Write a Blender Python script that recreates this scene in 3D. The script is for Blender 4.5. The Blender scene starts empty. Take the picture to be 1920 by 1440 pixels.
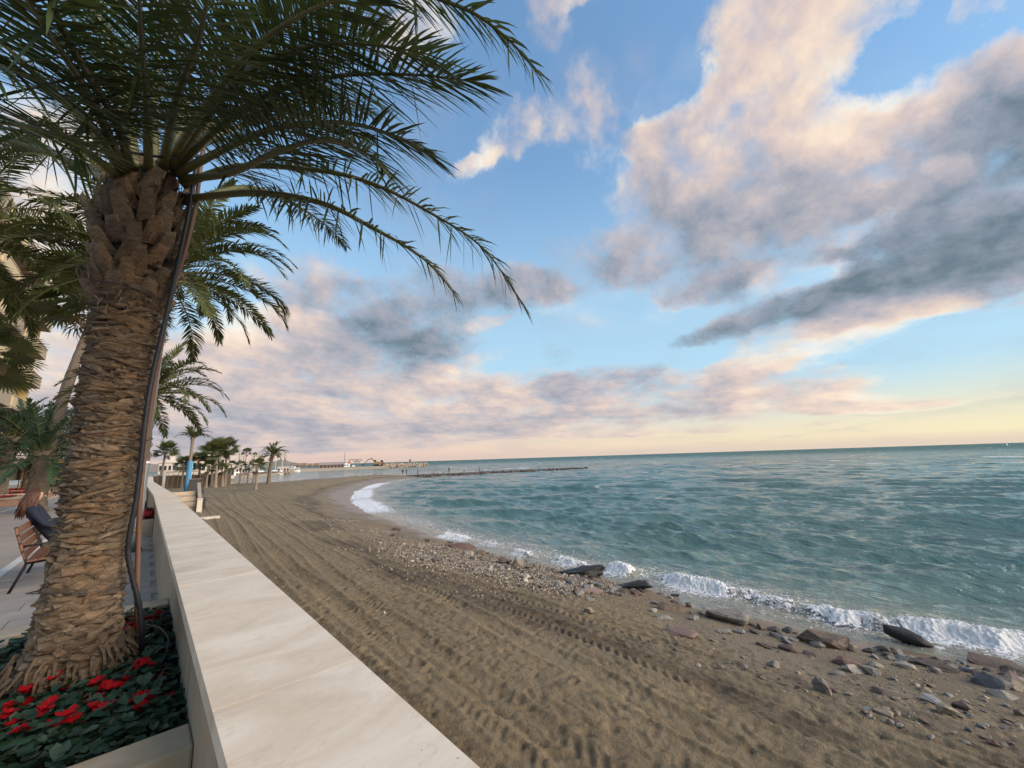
import bpy, bmesh, math, random
import numpy as np
from mathutils import Vector, Matrix, Euler

random.seed(7)
RNG = np.random.default_rng(11)
S = bpy.context.scene
COL = S.collection
R = math.radians

# ------------------------------------------------------------------ levels (metres, sea = 0)
EYE = 4.6            # camera height above the sea
PROM = 2.95          # promenade
WALLTOP = 3.80       # top of the sea wall coping
FPX, PITCH, ROLL, YAW = 740.0, 10.65, 1.8, 42.5

# ------------------------------------------------------------------ camera
_y, _p, _r = R(YAW), R(PITCH), R(ROLL)
FW = np.array([math.sin(_y) * math.cos(_p), math.cos(_y) * math.cos(_p), math.sin(_p)])
_rt = np.array([math.cos(_y), -math.sin(_y), 0.0])
_up = np.cross(_rt, FW)
RT = _rt * math.cos(_r) - _up * math.sin(_r)
UP = _up * math.cos(_r) + _rt * math.sin(_r)
CAMP = np.array([0.0, 0.0, EYE])
cd = bpy.data.cameras.new('camera')
cam = bpy.data.objects.new('camera', cd)
COL.objects.link(cam)
cam.matrix_world = Matrix(((RT[0], UP[0], -FW[0], CAMP[0]), (RT[1], UP[1], -FW[1], CAMP[1]), (RT[2], UP[2], -FW[2], CAMP[2]), (0, 0, 0, 1)))
cd.sensor_width = 36.0
cd.lens = FPX / 1920.0 * 36.0
cd.clip_start, cd.clip_end = 0.05, 20000.0
S.camera = cam


def ray(px, py):
    d = FW + (px - 960) / FPX * RT - (py - 720) / FPX * UP
    return d / np.linalg.norm(d)


def onz(px, py, z):
    d = ray(px, py)
    return CAMP + (z - EYE) / d[2] * d


def ondist(px, py, h):
    """point on the pixel's ray at horizontal distance h from the camera"""
    d = ray(px, py)
    return CAMP + h / math.hypot(d[0], d[1]) * d


# ------------------------------------------------------------------ light
SUN_AZ, SUN_EL = 152.0, 22.0        # clockwise from +Y, degrees
SKY_STRENGTH, SUN_STRENGTH, EXPOSURE = 0.08, 1.5, 1.8
sd = bpy.data.lights.new('sun', 'SUN')
sd.energy = SUN_STRENGTH
sd.angle = R(50)
sd.color = (1.0, 0.84, 0.68)
sun = bpy.data.objects.new('sun', sd)
COL.objects.link(sun)
_sv = Vector((math.sin(R(SUN_AZ)) * math.cos(R(SUN_EL)), math.cos(R(SUN_AZ)) * math.cos(R(SUN_EL)), math.sin(R(SUN_EL))))
sun.rotation_euler = _sv.to_track_quat('Z', 'Y').to_euler()
sun.location = (30, -10, 40)
S.view_settings.view_transform = 'Standard'
S.view_settings.look = 'None'
S.view_settings.exposure = EXPOSURE
S.view_settings.gamma = 1.0
S.view_settings.use_curve_mapping = False
S.render.engine = 'CYCLES'
S.cycles.max_bounces = 6
S.cycles.diffuse_bounces = 3
S.cycles.glossy_bounces = 3
S.cycles.transparent_max_bounces = 6
S.cycles.caustics_reflective = False
S.cycles.caustics_refractive = False

# ------------------------------------------------------------------ world: clear sky with broken evening clouds
W = bpy.data.worlds.new('World')
S.world = W
W.use_nodes = True
NT = W.node_tree
NT.nodes.clear()


class G:
    """small helper to write node expressions"""
    def __init__(s, nt):
        s.nt = nt

    def n(s, t, **k):
        o = s.nt.nodes.new(t)
        for a, b in k.items():
            setattr(o, a, b)
        return o

    def put(s, sock, v):
        if hasattr(v, 'is_output') or isinstance(v, bpy.types.NodeSocket):
            s.nt.links.new(v, sock)
        elif v is not None:
            sock.default_value = v

    def m(s, op, a, b=None, c=None, clamp=False):
        o = s.n('ShaderNodeMath', operation=op, use_clamp=clamp)
        for i, v in enumerate((a, b, c)):
            if v is not None:
                s.put(o.inputs[i], v)
        return o.outputs[0]

    def v(s, op, a, b=None, c=None, scale=None):
        o = s.n('ShaderNodeVectorMath', operation=op)
        for i, x in enumerate((a, b, c)):
            if x is not None:
                s.put(o.inputs[i], x)
        if scale is not None:
            s.put(o.inputs['Scale'], scale)
        return o.outputs['Value'] if op in ('DOT_PRODUCT', 'LENGTH', 'DISTANCE') else o.outputs[0]

    def xyz(s, x, y, z):
        o = s.n('ShaderNodeCombineXYZ')
        for i, v in enumerate((x, y, z)):
            s.put(o.inputs[i], v)
        return o.outputs[0]

    def sep(s, v):
        o = s.n('ShaderNodeSeparateXYZ')
        s.put(o.inputs[0], v)
        return o.outputs[0], o.outputs[1], o.outputs[2]

    def rng(s, v, a, b, c=0.0, d=1.0, smooth=False):
        o = s.n('ShaderNodeMapRange', interpolation_type='SMOOTHSTEP' if smooth else 'LINEAR', clamp=True)
        for i, x in enumerate((v, a, b, c, d)):
            s.put(o.inputs[i], x)
        return o.outputs[0]

    def noise(s, vec, scale, detail=4.0, rough=0.55, dist=0.0, out=0, dim='3D'):
        o = s.n('ShaderNodeTexNoise', noise_dimensions=dim)
        if vec is not None:
            s.put(o.inputs['Vector'], vec)
        s.put(o.inputs['Scale'], scale)
        s.put(o.inputs['Detail'], detail)
        s.put(o.inputs['Roughness'], rough)
        s.put(o.inputs['Distortion'], dist)
        return o.outputs[out]

    def voro(s, vec, scale, feature='F1', out='Distance', rnd=1.0):
        o = s.n('ShaderNodeTexVoronoi', feature=feature)
        if vec is not None:
            s.put(o.inputs['Vector'], vec)
        s.put(o.inputs['Scale'], scale)
        s.put(o.inputs['Randomness'], rnd)
        return o.outputs[out]

    def mix(s, f, a, b, mode='MIX'):
        o = s.n('ShaderNodeMix', data_type='RGBA', blend_type=mode, clamp_factor=True)
        s.put(o.inputs[0], f)
        for i, v in ((6, a), (7, b)):
            if isinstance(v, (tuple, list)) and len(v) == 3:
                v = (*v, 1.0)
            s.put(o.inputs[i], v)
        return o.outputs[2]

    def ramp(s, f, stops):
        o = s.n('ShaderNodeValToRGB')
        e = o.color_ramp.elements
        while len(e) < len(stops):
            e.new(0.5)
        for el, (p, c) in zip(e, stops):
            el.position = p
            el.color = (*c, 1.0)
        s.put(o.inputs[0], f)
        return o.outputs[0]


def lin(r, g, b):
    f = lambda c: (c / 255 / 12.92) if c / 255 <= 0.04045 else ((c / 255 + 0.055) / 1.055) ** 2.4
    return (f(r), f(g), f(b))


def build_world():
    g = G(NT)
    tc = g.n('ShaderNodeTexCoord')
    d = g.v('NORMALIZE', tc.outputs['Generated'])
    dx, dy, dz = g.sep(d)
    az = g.m('ARCTAN2', dx, dy)
    el = g.m('ARCSINE', dz)
    zc = g.m('MAXIMUM', dz, 0.0)
    # cloud space: billows on the sky dome, flattening into layers towards the horizon
    zl = g.m('MULTIPLY', g.m('LOGARITHM', g.m('ADD', zc, 0.09), math.e), 0.62)
    q = g.xyz(dx, dy, zl)
    w1 = g.noise(q, 2.6, 3.0, 0.5, out=1)
    w2 = g.noise(q, 9.0, 8.0, 0.62, out=1)
    wv = g.v('ADD', g.v('SCALE', g.v('SUBTRACT', w1, (.5, .5, .5)), scale=0.40), g.v('SCALE', g.v('SUBTRACT', w2, (.5, .5, .5)), scale=0.24))
    wsc = g.m('ADD', g.m('MULTIPLY', zc, 0.95), 0.16)
    wv = g.v('SCALE', wv, scale=wsc)
    wx, wy, wz = g.sep(wv)
    base = g.xyz(g.m('ADD', az, wx), g.m('ADD', el, g.m('MULTIPLY', wy, 0.62)), 1.0)

    def azel(px, py):
        r = ray(px, py)
        return np.array([math.atan2(r[0], r[1]), math.asin(r[2])])
    # cx, cy, semi-axes, rotation (deg, counter-clockwise), density, brightness
    blobs = [
        (1490, 40, 230, 110, 62, 1.0, .86), (1390, 190, 220, 105, 48, .9, .60), (1640, 225, 150, 55, 22, .95, 1.0),
        (1330, 335, 180, 110, 50, .75, .36), (1190, 440, 190, 85, 30, .8, .24), (1560, 330, 220, 85, 25, .75, .34),
        (1100, 270, 70, 90, 60, .45, .50), (1400, 480, 200, 65, 15, .8, .16), (1310, 535, 130, 38, 10, .7, .22),
        (1840, 320, 210, 130, 42, 1.1, .10), (1690, 450, 260, 78, 30, .9, .08), (1890, 470, 160, 75, 10, 1.0, .18),
        (1520, 585, 240, 38, 14, 1.0, .07), (1350, 628, 90, 16, 15, .8, .14), (1740, 322, 32, 24, 20, .7, 1.0),
        (1905, 110, 50, 45, 40, .8, .75), (1830, 10, 80, 30, 30, .7, .75),
        (1510, 642, 190, 34, 20, 1.0, .86), (1740, 574, 75, 15, 10, .8, .72), (1400, 690, 80, 22, 15, .8, .55),
        (1230, 742, 220, 36, 3, .95, .45), (1450, 745, 190, 28, 0, .95, .72), (1610, 770, 130, 9, 4, .85, .85),
        (1120, 718, 100, 22, 12, .85, .22), (1120, 790, 370, 15, 2, .75, .42), (1180, 815, 260, 8, 2, .6, .5),
        (750, 645, 190, 62, 8, 1.1, .08), (640, 585, 110, 60, 0, 1.0, .18), (860, 545, 110, 34, 5, .85, .18),
        (1000, 548, 60, 34, 0, .8, .14), (500, 615, 95, 42, 0, 1.1, .92), (560, 695, 210, 55, 0, 1.1, .62),
        (450, 775, 260, 60, 0, 1.1, .38), (700, 738, 260, 44, 0, 1.1, .62), (900, 762, 260, 40, 3, 1.0, .55),
        (620, 822, 400, 24, 2, 1.1, .42), (420, 800, 240, 40, 0, 1.1, .44), (890, 690, 75, 20, 15, .85, .75), (560, 500, 90, 45, 0, .6, .40),
        (120, 520, 190, 260, 0, .85, .66), (920, 605, 34, 11, 0, .8, 1.0), (945, 245, 48, 46, 70, .65, .70),
        (890, 293, 40, 18, 20, .75, .80), (760, 40, 75, 42, 0, .65, .72), (1080, 20, 70, 32, 0, .5, .66),
        (1010, 85, 30, 60, 0, .4, .6), (300, 720, 200, 90, 0, .9, .6), (300, 60, 160, 70, 0, .4, .6),
        (1905, 330, 160, 130, 35, 1.0, .07), (1790, 410, 210, 75, 30, .8, .07), (1225, 150, 70, 60, 0, -.6, 0), (1150, 340, 70, 60, 0, -.4, 0), (1700, 130, 60, 60, 0, -.5, 0), (1490, 520, 80, 26, 16, -.65, 0), (1560, 505, 60, 20, 20, -.5, 0), (1605, 425, 50, 16, 15, -.8, 0), (1160, 590, 120, 40, 5, -.6, 0),
    ]
    acc = None
    for (cx, cy, a, b, rot, den, br) in blobs:
        c0 = azel(cx, cy)
        cr, sr = math.cos(R(rot)), math.sin(R(rot))
        A = (azel(cx + cr * 20, cy - sr * 20) - c0) / 20 * a * 1.0
        Bv = (azel(cx + sr * 20, cy + cr * 20) - c0) / 20 * b * 1.0
        M = np.linalg.inv(np.array([A, Bv]).T)
        o = -M @ c0
        u = g.v('DOT_PRODUCT', base, (M[0, 0], M[0, 1], o[0]))
        v = g.v('DOT_PRODUCT', base, (M[1, 0], M[1, 1], o[1]))
        r = g.m('ADD', g.m('MULTIPLY', u, u), g.m('MULTIPLY', v, v))
        f = g.rng(r, 2.5, 0.0, 0.0, 1.0, True)
        k = (den, den * br, 0.0)
        acc = g.v('MULTIPLY_ADD', g.xyz(f, f, f), k, acc if acc is not None else (0, 0, 0))
    sd_, sb_, _ = g.sep(acc)
    # the same kind of broken cloud all round the sky
    low = g.noise(q, 1.3, 2.0, 0.5)
    gen = g.rng(low, 0.50, 0.70, 0.0, 0.85, True)
    # only where the listed clouds do not already decide: behind and beside the view
    fwd = g.v('DOT_PRODUCT', d, tuple(FW))
    gen = g.m('MULTIPLY', gen, g.rng(fwd, 0.55, 0.15))
    sd2 = g.m('ADD', sd_, gen)
    sb2 = g.m('ADD', sb_, g.m('MULTIPLY', gen, 0.5))
    n1 = g.noise(q, 7.5, 10.0, 0.60, 0.15)
    n1s = g.noise(q, 7.5, 3.0, 0.50, 0.15)
    n2 = g.noise(g.v('ADD', q, (0.030, -0.010, 0.022)), 7.5, 3.0, 0.50, 0.15)
    n3 = g.noise(q, 22.0, 7.0, 0.62, 0.2)
    n3b = g.noise(g.v('ADD', q, (0.010, -0.003, 0.008)), 22.0, 4.0, 0.6, 0.2)
    n4 = g.noise(q, 3.2, 3.0, 0.55, 0.3)
    cap = g.m('MULTIPLY', g.m('SUBTRACT', 1.0, g.m('EXPONENT', g.m('MULTIPLY', sd2, -1.25))), 1.12)
    dens = g.m('ADD', cap, g.m('MULTIPLY', g.m('SUBTRACT', n1, 0.5), 2.3))
    dens = g.m('ADD', dens, g.m('MULTIPLY', g.m('SUBTRACT', n3, 0.5), 0.55))
    dens = g.m('ADD', dens, g.m('MULTIPLY', g.m('SUBTRACT', n4, 0.5), 0.7))
    veil = g.m('MULTIPLY', g.rng(n4, 0.42, 0.72, 0.0, 0.34, True), g.rng(n1, 0.35, 0.65))
    alpha = g.m('MAXIMUM', g.rng(dens, 0.10, 1.12, 0.0, 1.0, True), veil)
    bri = g.m('ADD', g.m('MULTIPLY', g.m('DIVIDE', sb2, g.m('MAXIMUM', sd2, 0.05)), 0.92), 0.085)
    relief = g.m('ADD', g.m('MULTIPLY', g.m('SUBTRACT', n1s, n2), 1.05), g.m('MULTIPLY', g.m('SUBTRACT', n3, n3b), 0.42))
    thick = g.m('MULTIPLY', g.m('SUBTRACT', 0.90, dens), 0.26)
    bri = g.m('ADD', g.m('ADD', bri, relief), g.m('ADD', g.m('MAXIMUM', thick, -0.16), g.m('MULTIPLY', g.m('SUBTRACT', n4, .5), 0.30)))
    ccol = g.ramp(bri, [(0.0, lin(108, 126, 138)), (0.20, lin(148, 157, 172)), (0.42, lin(188, 183, 190)), (0.62, lin(226, 206, 198)), (0.82, lin(252, 230, 208)), (1.0, lin(255, 247, 234))])
    sky = g.n('ShaderNodeTexSky', sky_type='NISHITA', sun_disc=False)
    sky.sun_elevation = R(SUN_EL)
    sky.sun_rotation = R(SUN_AZ)
    sky.altitude = 0
    sky.air_density, sky.dust_density, sky.ozone_density = 1.0, 0.25, 1.4
    KC = 1.0 / SKY_STRENGTH / (2 ** EXPOSURE)      # cloud colours are given as they look at this exposure
    hue = g.n('ShaderNodeHueSaturation')
    hue.inputs['Saturation'].default_value = SKY_SAT
    hue.inputs['Value'].default_value = SKY_VAL
    g.put(hue.inputs['Color'], sky.outputs[0])
    # soft shoulder so that the sunward side keeps its colour
    lum = g.v('DOT_PRODUCT', hue.outputs[0], (.25, .5, .25))
    skyc = g.v('SCALE', hue.outputs[0], scale=g.m('DIVIDE', 1.22, g.m('ADD', 1.0, g.m('MULTIPLY', lum, 0.95 / KC))))
    skyc = g.v('MULTIPLY', skyc, (0.90, 1.03, 1.02))
    skyc = g.mix(g.rng(el, R(44), R(9), 0.0, 0.70, True), skyc, tuple(c * KC for c in lin(188, 224, 244)))
    # low evening haze along the horizon
    hz = g.rng(el, R(10.0), R(0.3), 0.0, 0.95, True)
    warm = g.rng(az, R(20), R(95))
    hcol = g.mix(warm, tuple(c * KC for c in lin(238, 205, 190)), tuple(c * KC for c in lin(253, 238, 194)))
    skyc = g.mix(hz, skyc, hcol)
    cl = g.v('SCALE', ccol, scale=KC)
    out = g.mix(g.m('MULTIPLY', alpha, 0.97), skyc, cl)
    hz2 = g.rng(el, R(1.6), R(0.2), 0.0, 0.6, True)
    out = g.mix(hz2, out, tuple(c * KC for c in lin(216, 196, 190)))
    bg = g.n('ShaderNodeBackground')
    g.put(bg.inputs[0], out)
    bg.inputs[1].default_value = SKY_STRENGTH
    wo = g.n('ShaderNodeOutputWorld')
    NT.links.new(bg.outputs[0], wo.inputs[0])


SKY_SAT, SKY_VAL = 1.02, 1.22
build_world()
W.cycles.sampling_method = 'MANUAL'
W.cycles.sample_map_resolution = 512

# ------------------------------------------------------------------ materials
MATS = {}


def mat(name):
    m = bpy.data.materials.new(name)
    m.use_nodes = True
    nt = m.node_tree
    nt.nodes.clear()
    g = G(nt)
    p = g.n('ShaderNodeBsdfPrincipled')
    o = g.n('ShaderNodeOutputMaterial')
    nt.links.new(p.outputs[0], o.inputs[0])
    MATS[name] = m
    return m, g, p


def bump(g, p, h, strength=0.5, dist=0.02):
    b = g.n('ShaderNodeBump')
    b.inputs['Strength'].default_value = strength
    b.inputs['Distance'].default_value = dist
    g.put(b.inputs['Height'], h)
    g.put(p.inputs['Normal'], b.outputs[0])


def simple(name, c1, c2=None, scale=6.0, rough=0.7, bumps=0.0, bdist=0.01, metal=0.0, rnd=0.0, stretch=None, spec=None):
    """noise-varied plain material; rnd = brightness spread between objects"""
    m, g, p = mat(name)
    tc = g.n('ShaderNodeTexCoord')
    v = tc.outputs['Object']
    if stretch:
        mp = g.n('ShaderNodeMapping')
        g.put(mp.inputs[0], v)
        mp.inputs['Scale'].default_value = stretch
        v = mp.outputs[0]
    c2 = c2 or tuple(x * 0.7 for x in c1)
    n = g.noise(v, scale, 6.0, 0.6)
    col = g.mix(g.rng(n, 0.3, 0.7), c1, c2)
    if rnd:
        oi = g.n('ShaderNodeObjectInfo')
        k = g.m('ADD', 1.0 - rnd, g.m('MULTIPLY', oi.outputs['Random'], 2 * rnd))
        col = g.v('SCALE', col, scale=k)
    g.put(p.inputs['Base Color'], col)
    p.inputs['Roughness'].default_value = rough
    p.inputs['Metallic'].default_value = metal
    if spec is not None:
        p.inputs['Specular IOR Level'].default_value = spec
    if bumps:
        bump(g, p, g.noise(v, scale * 3, 6.0, 0.65), bumps, bdist)
    return m


def make_mats():
    # beach sand: damp towards the sea, stained in drifts
    m, g, p = mat('sand')
    geo = g.n('ShaderNodeNewGeometry')
    P_ = geo.outputs['Position']
    at = g.n('ShaderNodeAttribute', attribute_name='wet')
    wet = at.outputs['Fac']
    mp = g.n('ShaderNodeMapping')
    g.put(mp.inputs[0], P_)
    mp.inputs['Scale'].default_value = (1.0, 0.3, 1.0)
    n1 = g.noise(mp.outputs[0], 0.8, 5.0, 0.6)
    n2 = g.noise(P_, 5.0, 6.0, 0.65)
    n3 = g.noise(P_, 90.0, 3.0, 0.6)
    col = g.mix(g.rng(n1, 0.35, 0.68), (0.238, 0.177, 0.098), (0.146, 0.106, 0.057))
    col = g.mix(g.rng(n2, 0.3, 0.75, 0, 0.55), col, (0.280, 0.214, 0.126))
    col = g.mix(g.rng(n3, 0.55, 0.8, 0, 0.5), col, (0.12, 0.085, 0.05))
    shell = g.voro(P_, 26.0)
    spark = g.m('MULTIPLY', g.m('LESS_THAN', shell, 0.10), g.rng(n2, 0.5, 0.62))
    col = g.mix(g.m('MULTIPLY', spark, 0.8), col, (0.5, 0.45, 0.36))
    gr = g.n('ShaderNodeAttribute', attribute_name='grit').outputs['Fac']
    col = g.mix(g.m('MULTIPLY', gr, g.rng(n3, 0.4, 0.6)), col, (0.20, 0.165, 0.125))
    dk = g.n('ShaderNodeAttribute', attribute_name='weed').outputs['Fac']
    col = g.mix(g.m('MULTIPLY', dk, g.rng(n2, 0.35, 0.6, 0.35, 0.9)), col, (0.085, 0.058, 0.036))
    col = g.mix(wet, col, (0.175, 0.120, 0.078))
    g.put(p.inputs['Base Color'], col)
    g.put(p.inputs['Roughness'], g.rng(wet, 0.0, 1.0, 0.92, 0.30))
    h = g.m('ADD', g.m('MULTIPLY', g.noise(P_, 22.0, 7.0, 0.68), 1.0), g.m('MULTIPLY', n3, 0.3))
    h = g.m('MULTIPLY', h, g.rng(wet, 0.2, 0.9, 1.0, 0.05))
    bump(g, p, h, 1.0, 0.05)

    # sea water
    m, g, p = mat('water')
    geo = g.n('ShaderNodeNewGeometry')
    P_ = geo.outputs['Position']
    tur = g.n('ShaderNodeAttribute', attribute_name='turbid').outputs['Fac']
    fo = g.n('ShaderNodeAttribute', attribute_name='foam').outputs['Fac']
    n0 = g.noise(P_, 0.05, 3.0, 0.5)
    deep = g.mix(g.rng(n0, 0.4, 0.65), (0.064, 0.150, 0.134), (0.052, 0.126, 0.114))
    col = g.mix(g.rng(tur, 0.0, 0.55), deep, (0.130, 0.190, 0.160))
    col = g.mix(g.rng(tur, 0.5, 1.0), col, (0.235, 0.225, 0.165))
    fn = g.noise(P_, 5.0, 8.0, 0.72, 0.8)
    fv = g.voro(P_, 6.0, 'DISTANCE_TO_EDGE', 'Distance')
    lace = g.m('ADD', g.rng(fn, 0.30, 0.70), g.rng(fv, 0.10, 0.0, 0.0, 0.35))
    fm = g.rng(g.m('ADD', fo, g.m('MULTIPLY', g.m('SUBTRACT', lace, 0.55), 0.9)), 0.42, 0.62, 0.0, 1.0, True)
    fm = g.m('MULTIPLY', fm, g.rng(fo, 0.02, 0.15))
    col = g.mix(fm, col, (0.80, 0.80, 0.80))
    g.put(p.inputs['Base Color'], col)
    p.inputs['IOR'].default_value = 1.33
    mp = g.n('ShaderNodeMapping')
    g.put(mp.inputs[0], P_)
    mp.inputs['Rotation'].default_value = (0, 0, R(-20))
    mp.inputs['Scale'].default_value = (1.0, 0.34, 1.0)
    w1 = g.noise(mp.outputs[0], 3.0, 5.0, 0.6, 0.4)
    w2 = g.noise(mp.outputs[0], 0.45, 5.0, 0.6, 0.4)
    w3 = g.noise(mp.outputs[0], 0.09, 4.0, 0.6, 0.4)
    cdn = g.n('ShaderNodeVectorMath', operation='LENGTH')
    g.put(cdn.inputs[0], P_)
    ds = cdn.outputs['Value']
    g.put(p.inputs['Roughness'], g.m('MAXIMUM', g.m('MULTIPLY', fm, .7), g.rng(ds, 120, 600, 0.03, 0.45)))
    g.put(p.inputs['Specular IOR Level'], g.rng(ds, 120, 900, .85, .10))
    h = g.m('ADD', g.m('MULTIPLY', w1, 0.20), g.m('ADD', g.m('MULTIPLY', w2, g.rng(ds, 40, 160, 0.12, 0.8)), g.m('MULTIPLY', w3, g.rng(ds, 150, 500, 0.2, 2.4))))
    h = g.m('ADD', h, g.m('MULTIPLY', fm, g.m('MULTIPLY', fn, 0.10)))
    bump(g, p, h, 1.0, 1.0)

    # foam
    m, g, p = mat('foam')
    tc = g.n('ShaderNodeTexCoord')
    n = g.noise(tc.outputs['Object'], 20.0, 5.0, 0.6)
    g.put(p.inputs['Base Color'], g.mix(n, (0.90, 0.88, 0.84), (0.78, 0.77, 0.74)))
    p.inputs['Roughness'].default_value = 0.6
    bump(g, p, g.noise(tc.outputs['Object'], 30.0, 8.0, 0.75), 0.8, 0.05)

    # coping marble
    m, g, p = mat('marble')
    geo = g.n('ShaderNodeNewGeometry')
    P_ = geo.outputs['Position']
    oi = g.n('ShaderNodeObjectInfo')
    off = g.v('SCALE', (3.1, 7.7, 1.3), scale=oi.outputs['Random'])
    mp = g.n('ShaderNodeMapping')
    g.put(mp.inputs[0], g.v('ADD', P_, off))
    mp.inputs['Rotation'].default_value = (0, 0, R(-24))
    mp.inputs['Scale'].default_value = (1.0, 2.0, 1.0)
    n1 = g.noise(mp.outputs[0], 1.8, 9.0, 0.66, 0.7)
    n2 = g.noise(mp.outputs[0], 7.0, 8.0, 0.7, 0.6)
    col = g.mix(g.rng(n1, 0.34, 0.66), (0.790, 0.685, 0.550), (0.630, 0.505, 0.365))
    col = g.mix(g.rng(n2, 0.52, 0.78, 0, 0.6), col, (0.76, 0.685, 0.58))
    dk = g.rng(g.m('ABSOLUTE', g.m('SUBTRACT', g.noise(mp.outputs[0], 1.5, 6.0, 0.55, 1.6), 0.5)), 0.010, 0.0, 0.0, 0.28)
    col = g.mix(dk, col, (0.44, 0.33, 0.22))
    st = g.noise(P_, 3.0, 6.0, 0.7)
    col = g.mix(g.rng(st, 0.54, 0.78, 0, 0.55), col, (0.46, 0.37, 0.27))
    sp = g.voro(P_, 9.0)
    col = g.mix(g.m('MULTIPLY', g.m('LESS_THAN', sp, 0.034), 0.55), col, (0.13, 0.10, 0.07))
    g.put(p.inputs['Base Color'], col)
    g.put(p.inputs['Roughness'], g.rng(n2, 0.3, 0.7, 0.38, 0.6))
    bump(g, p, g.noise(P_, 60, 5, .7), 0.15, 0.004)

    # plastered wall body with stains running down
    m, g, p = mat('plaster')
    geo = g.n('ShaderNodeNewGeometry')
    P_ = geo.outputs['Position']
    n1 = g.noise(P_, 2.0, 7.0, 0.65)
    mp = g.n('ShaderNodeMapping')
    g.put(mp.inputs[0], P_)
    mp.inputs['Scale'].default_value = (4, 4, 0.6)
    n2 = g.noise(mp.outputs[0], 2.0, 7.0, 0.7)
    col = g.mix(g.rng(n1, .3, .7), (0.46, 0.36, 0.25), (0.36, 0.27, 0.18))
    col = g.mix(g.rng(n2, .52, .74, 0, .6), col, (0.17, 0.125, 0.085))
    g.put(p.inputs['Base Color'], col)
    p.inputs['Roughness'].default_value = 0.85
    bump(g, p, g.noise(P_, 24, 8, .7), 0.8, 0.02)

    # palm leaf-base bark
    m, g, p = mat('bark')
    tc = g.n('ShaderNodeTexCoord')
    geo = g.n('ShaderNodeNewGeometry')
    oi = g.n('ShaderNodeObjectInfo')
    mp = g.n('ShaderNodeMapping')
    g.put(mp.inputs[0], geo.outputs['Position'])
    mp.inputs['Scale'].default_value = (1.0, 1.0, 2.4)
    n1 = g.noise(mp.outputs[0], 16.0, 8.0, 0.7)
    n2 = g.noise(mp.outputs[0], 55.0, 5.0, 0.7)
    col = g.mix(g.rng(n1, .3, .7), (0.225, 0.160, 0.100), (0.062, 0.044, 0.029))
    col = g.mix(g.rng(n2, .5, .75, 0, .6), col, (0.26, 0.21, 0.155))
    tint = g.ramp(oi.outputs['Random'], [(0, (0.72, 0.64, 0.58)), (0.3, (1.0, 0.95, 0.9)), (0.6, (1.25, 1.2, 1.1)), (0.82, (1.25, 1.02, 0.82)), (1.0, (1.65, 1.6, 1.5))])
    col = g.mix(1.0, col, tint, 'MULTIPLY')
    g.put(p.inputs['Base Color'], col)
    p.inputs['Roughness'].default_value = 0.9
    bump(g, p, g.m('ADD', n1, g.m('MULTIPLY', n2, .6)), 1.0, 0.025)

    simple('bark_core', (0.060, 0.041, 0.027), (0.026, 0.018, 0.012), 24, 0.95, 1.0, 0.03)
    m, g, p = mat('bark_loose')
    geo = g.n('ShaderNodeNewGeometry')
    n1 = g.noise(geo.outputs['Position'], 18.0, 7.0, 0.7)
    col = g.mix(g.rng(n1, .3, .7), (0.180, 0.130, 0.084), (0.052, 0.037, 0.025))
    col = g.v('SCALE', col, scale=g.m('ADD', .55, g.m('MULTIPLY', geo.outputs['Random Per Island'], 1.0)))
    g.put(p.inputs['Base Color'], col)
    p.inputs['Roughness'].default_value = 0.9
    bump(g, p, n1, 1.0, 0.02)
    simple('bark_far', (0.20, 0.155, 0.11), (0.10, 0.075, 0.05), 9, 0.95, 0.8, 0.03, rnd=.2, stretch=(1, 1, 3))
    simple('bark_grey', (0.26, 0.21, 0.165), (0.15, 0.115, 0.085), 7, 0.95, 0.6, 0.03, rnd=.2, stretch=(1, 1, 4))

    def leaf(name, a, b, tipc, transl=0.25):
        m, g, p = mat(name)
        geo = g.n('ShaderNodeNewGeometry')
        oi = g.n('ShaderNodeObjectInfo')
        n = g.noise(geo.outputs['Position'], 2.2, 4.0, 0.6)
        rp = geo.outputs['Random Per Island']
        col = g.mix(g.rng(n, .3, .7), a, b)
        col = g.mix(g.m('MULTIPLY', g.rng(rp, 0.55, 1.0), 0.5), col, tipc)
        col = g.v('SCALE', col, scale=g.m('ADD', 0.75, g.m('MULTIPLY', oi.outputs['Random'], 0.5)))
        g.put(p.inputs['Base Color'], col)
        p.inputs['Roughness'].default_value = 0.5
        p.inputs['Specular IOR Level'].default_value = 0.25
        t = g.n('ShaderNodeBsdfTranslucent')
        g.put(t.inputs[0], g.v('MULTIPLY', col, (1.1, 1.15, 0.7)))
        mx = g.n('ShaderNodeMixShader')
        mx.inputs[0].default_value = transl
        out = [x for x in g.nt.nodes if x.type == 'OUTPUT_MATERIAL'][0]
        g.nt.links.new(p.outputs[0], mx.inputs[1])
        g.nt.links.new(t.outputs[0], mx.inputs[2])
        g.nt.links.new(mx.outputs[0], out.inputs[0])
    leaf('leaf_palm', (0.036, 0.056, 0.024), (0.054, 0.076, 0.029), (0.100, 0.088, 0.036), 0.24)
    leaf('leaf_palm_warm', (0.060, 0.078, 0.028), (0.095, 0.105, 0.036), (0.13, 0.105, 0.04), 0.25)
    leaf('leaf_fan', (0.070, 0.092, 0.034), (0.100, 0.118, 0.042), (0.14, 0.115, 0.05), 0.3)
    leaf('leaf_dry', (0.12, 0.085, 0.045), (0.09, 0.062, 0.034), (0.15, 0.11, 0.06), 0.2)
    leaf('leaf_dark', (0.022, 0.045, 0.022), (0.038, 0.066, 0.032), (0.06, 0.09, 0.05), 0.12)
    leaf('leaf_cyclamen', (0.008, 0.024, 0.013), (0.020, 0.048, 0.024), (0.075, 0.105, 0.070), 0.08)
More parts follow.
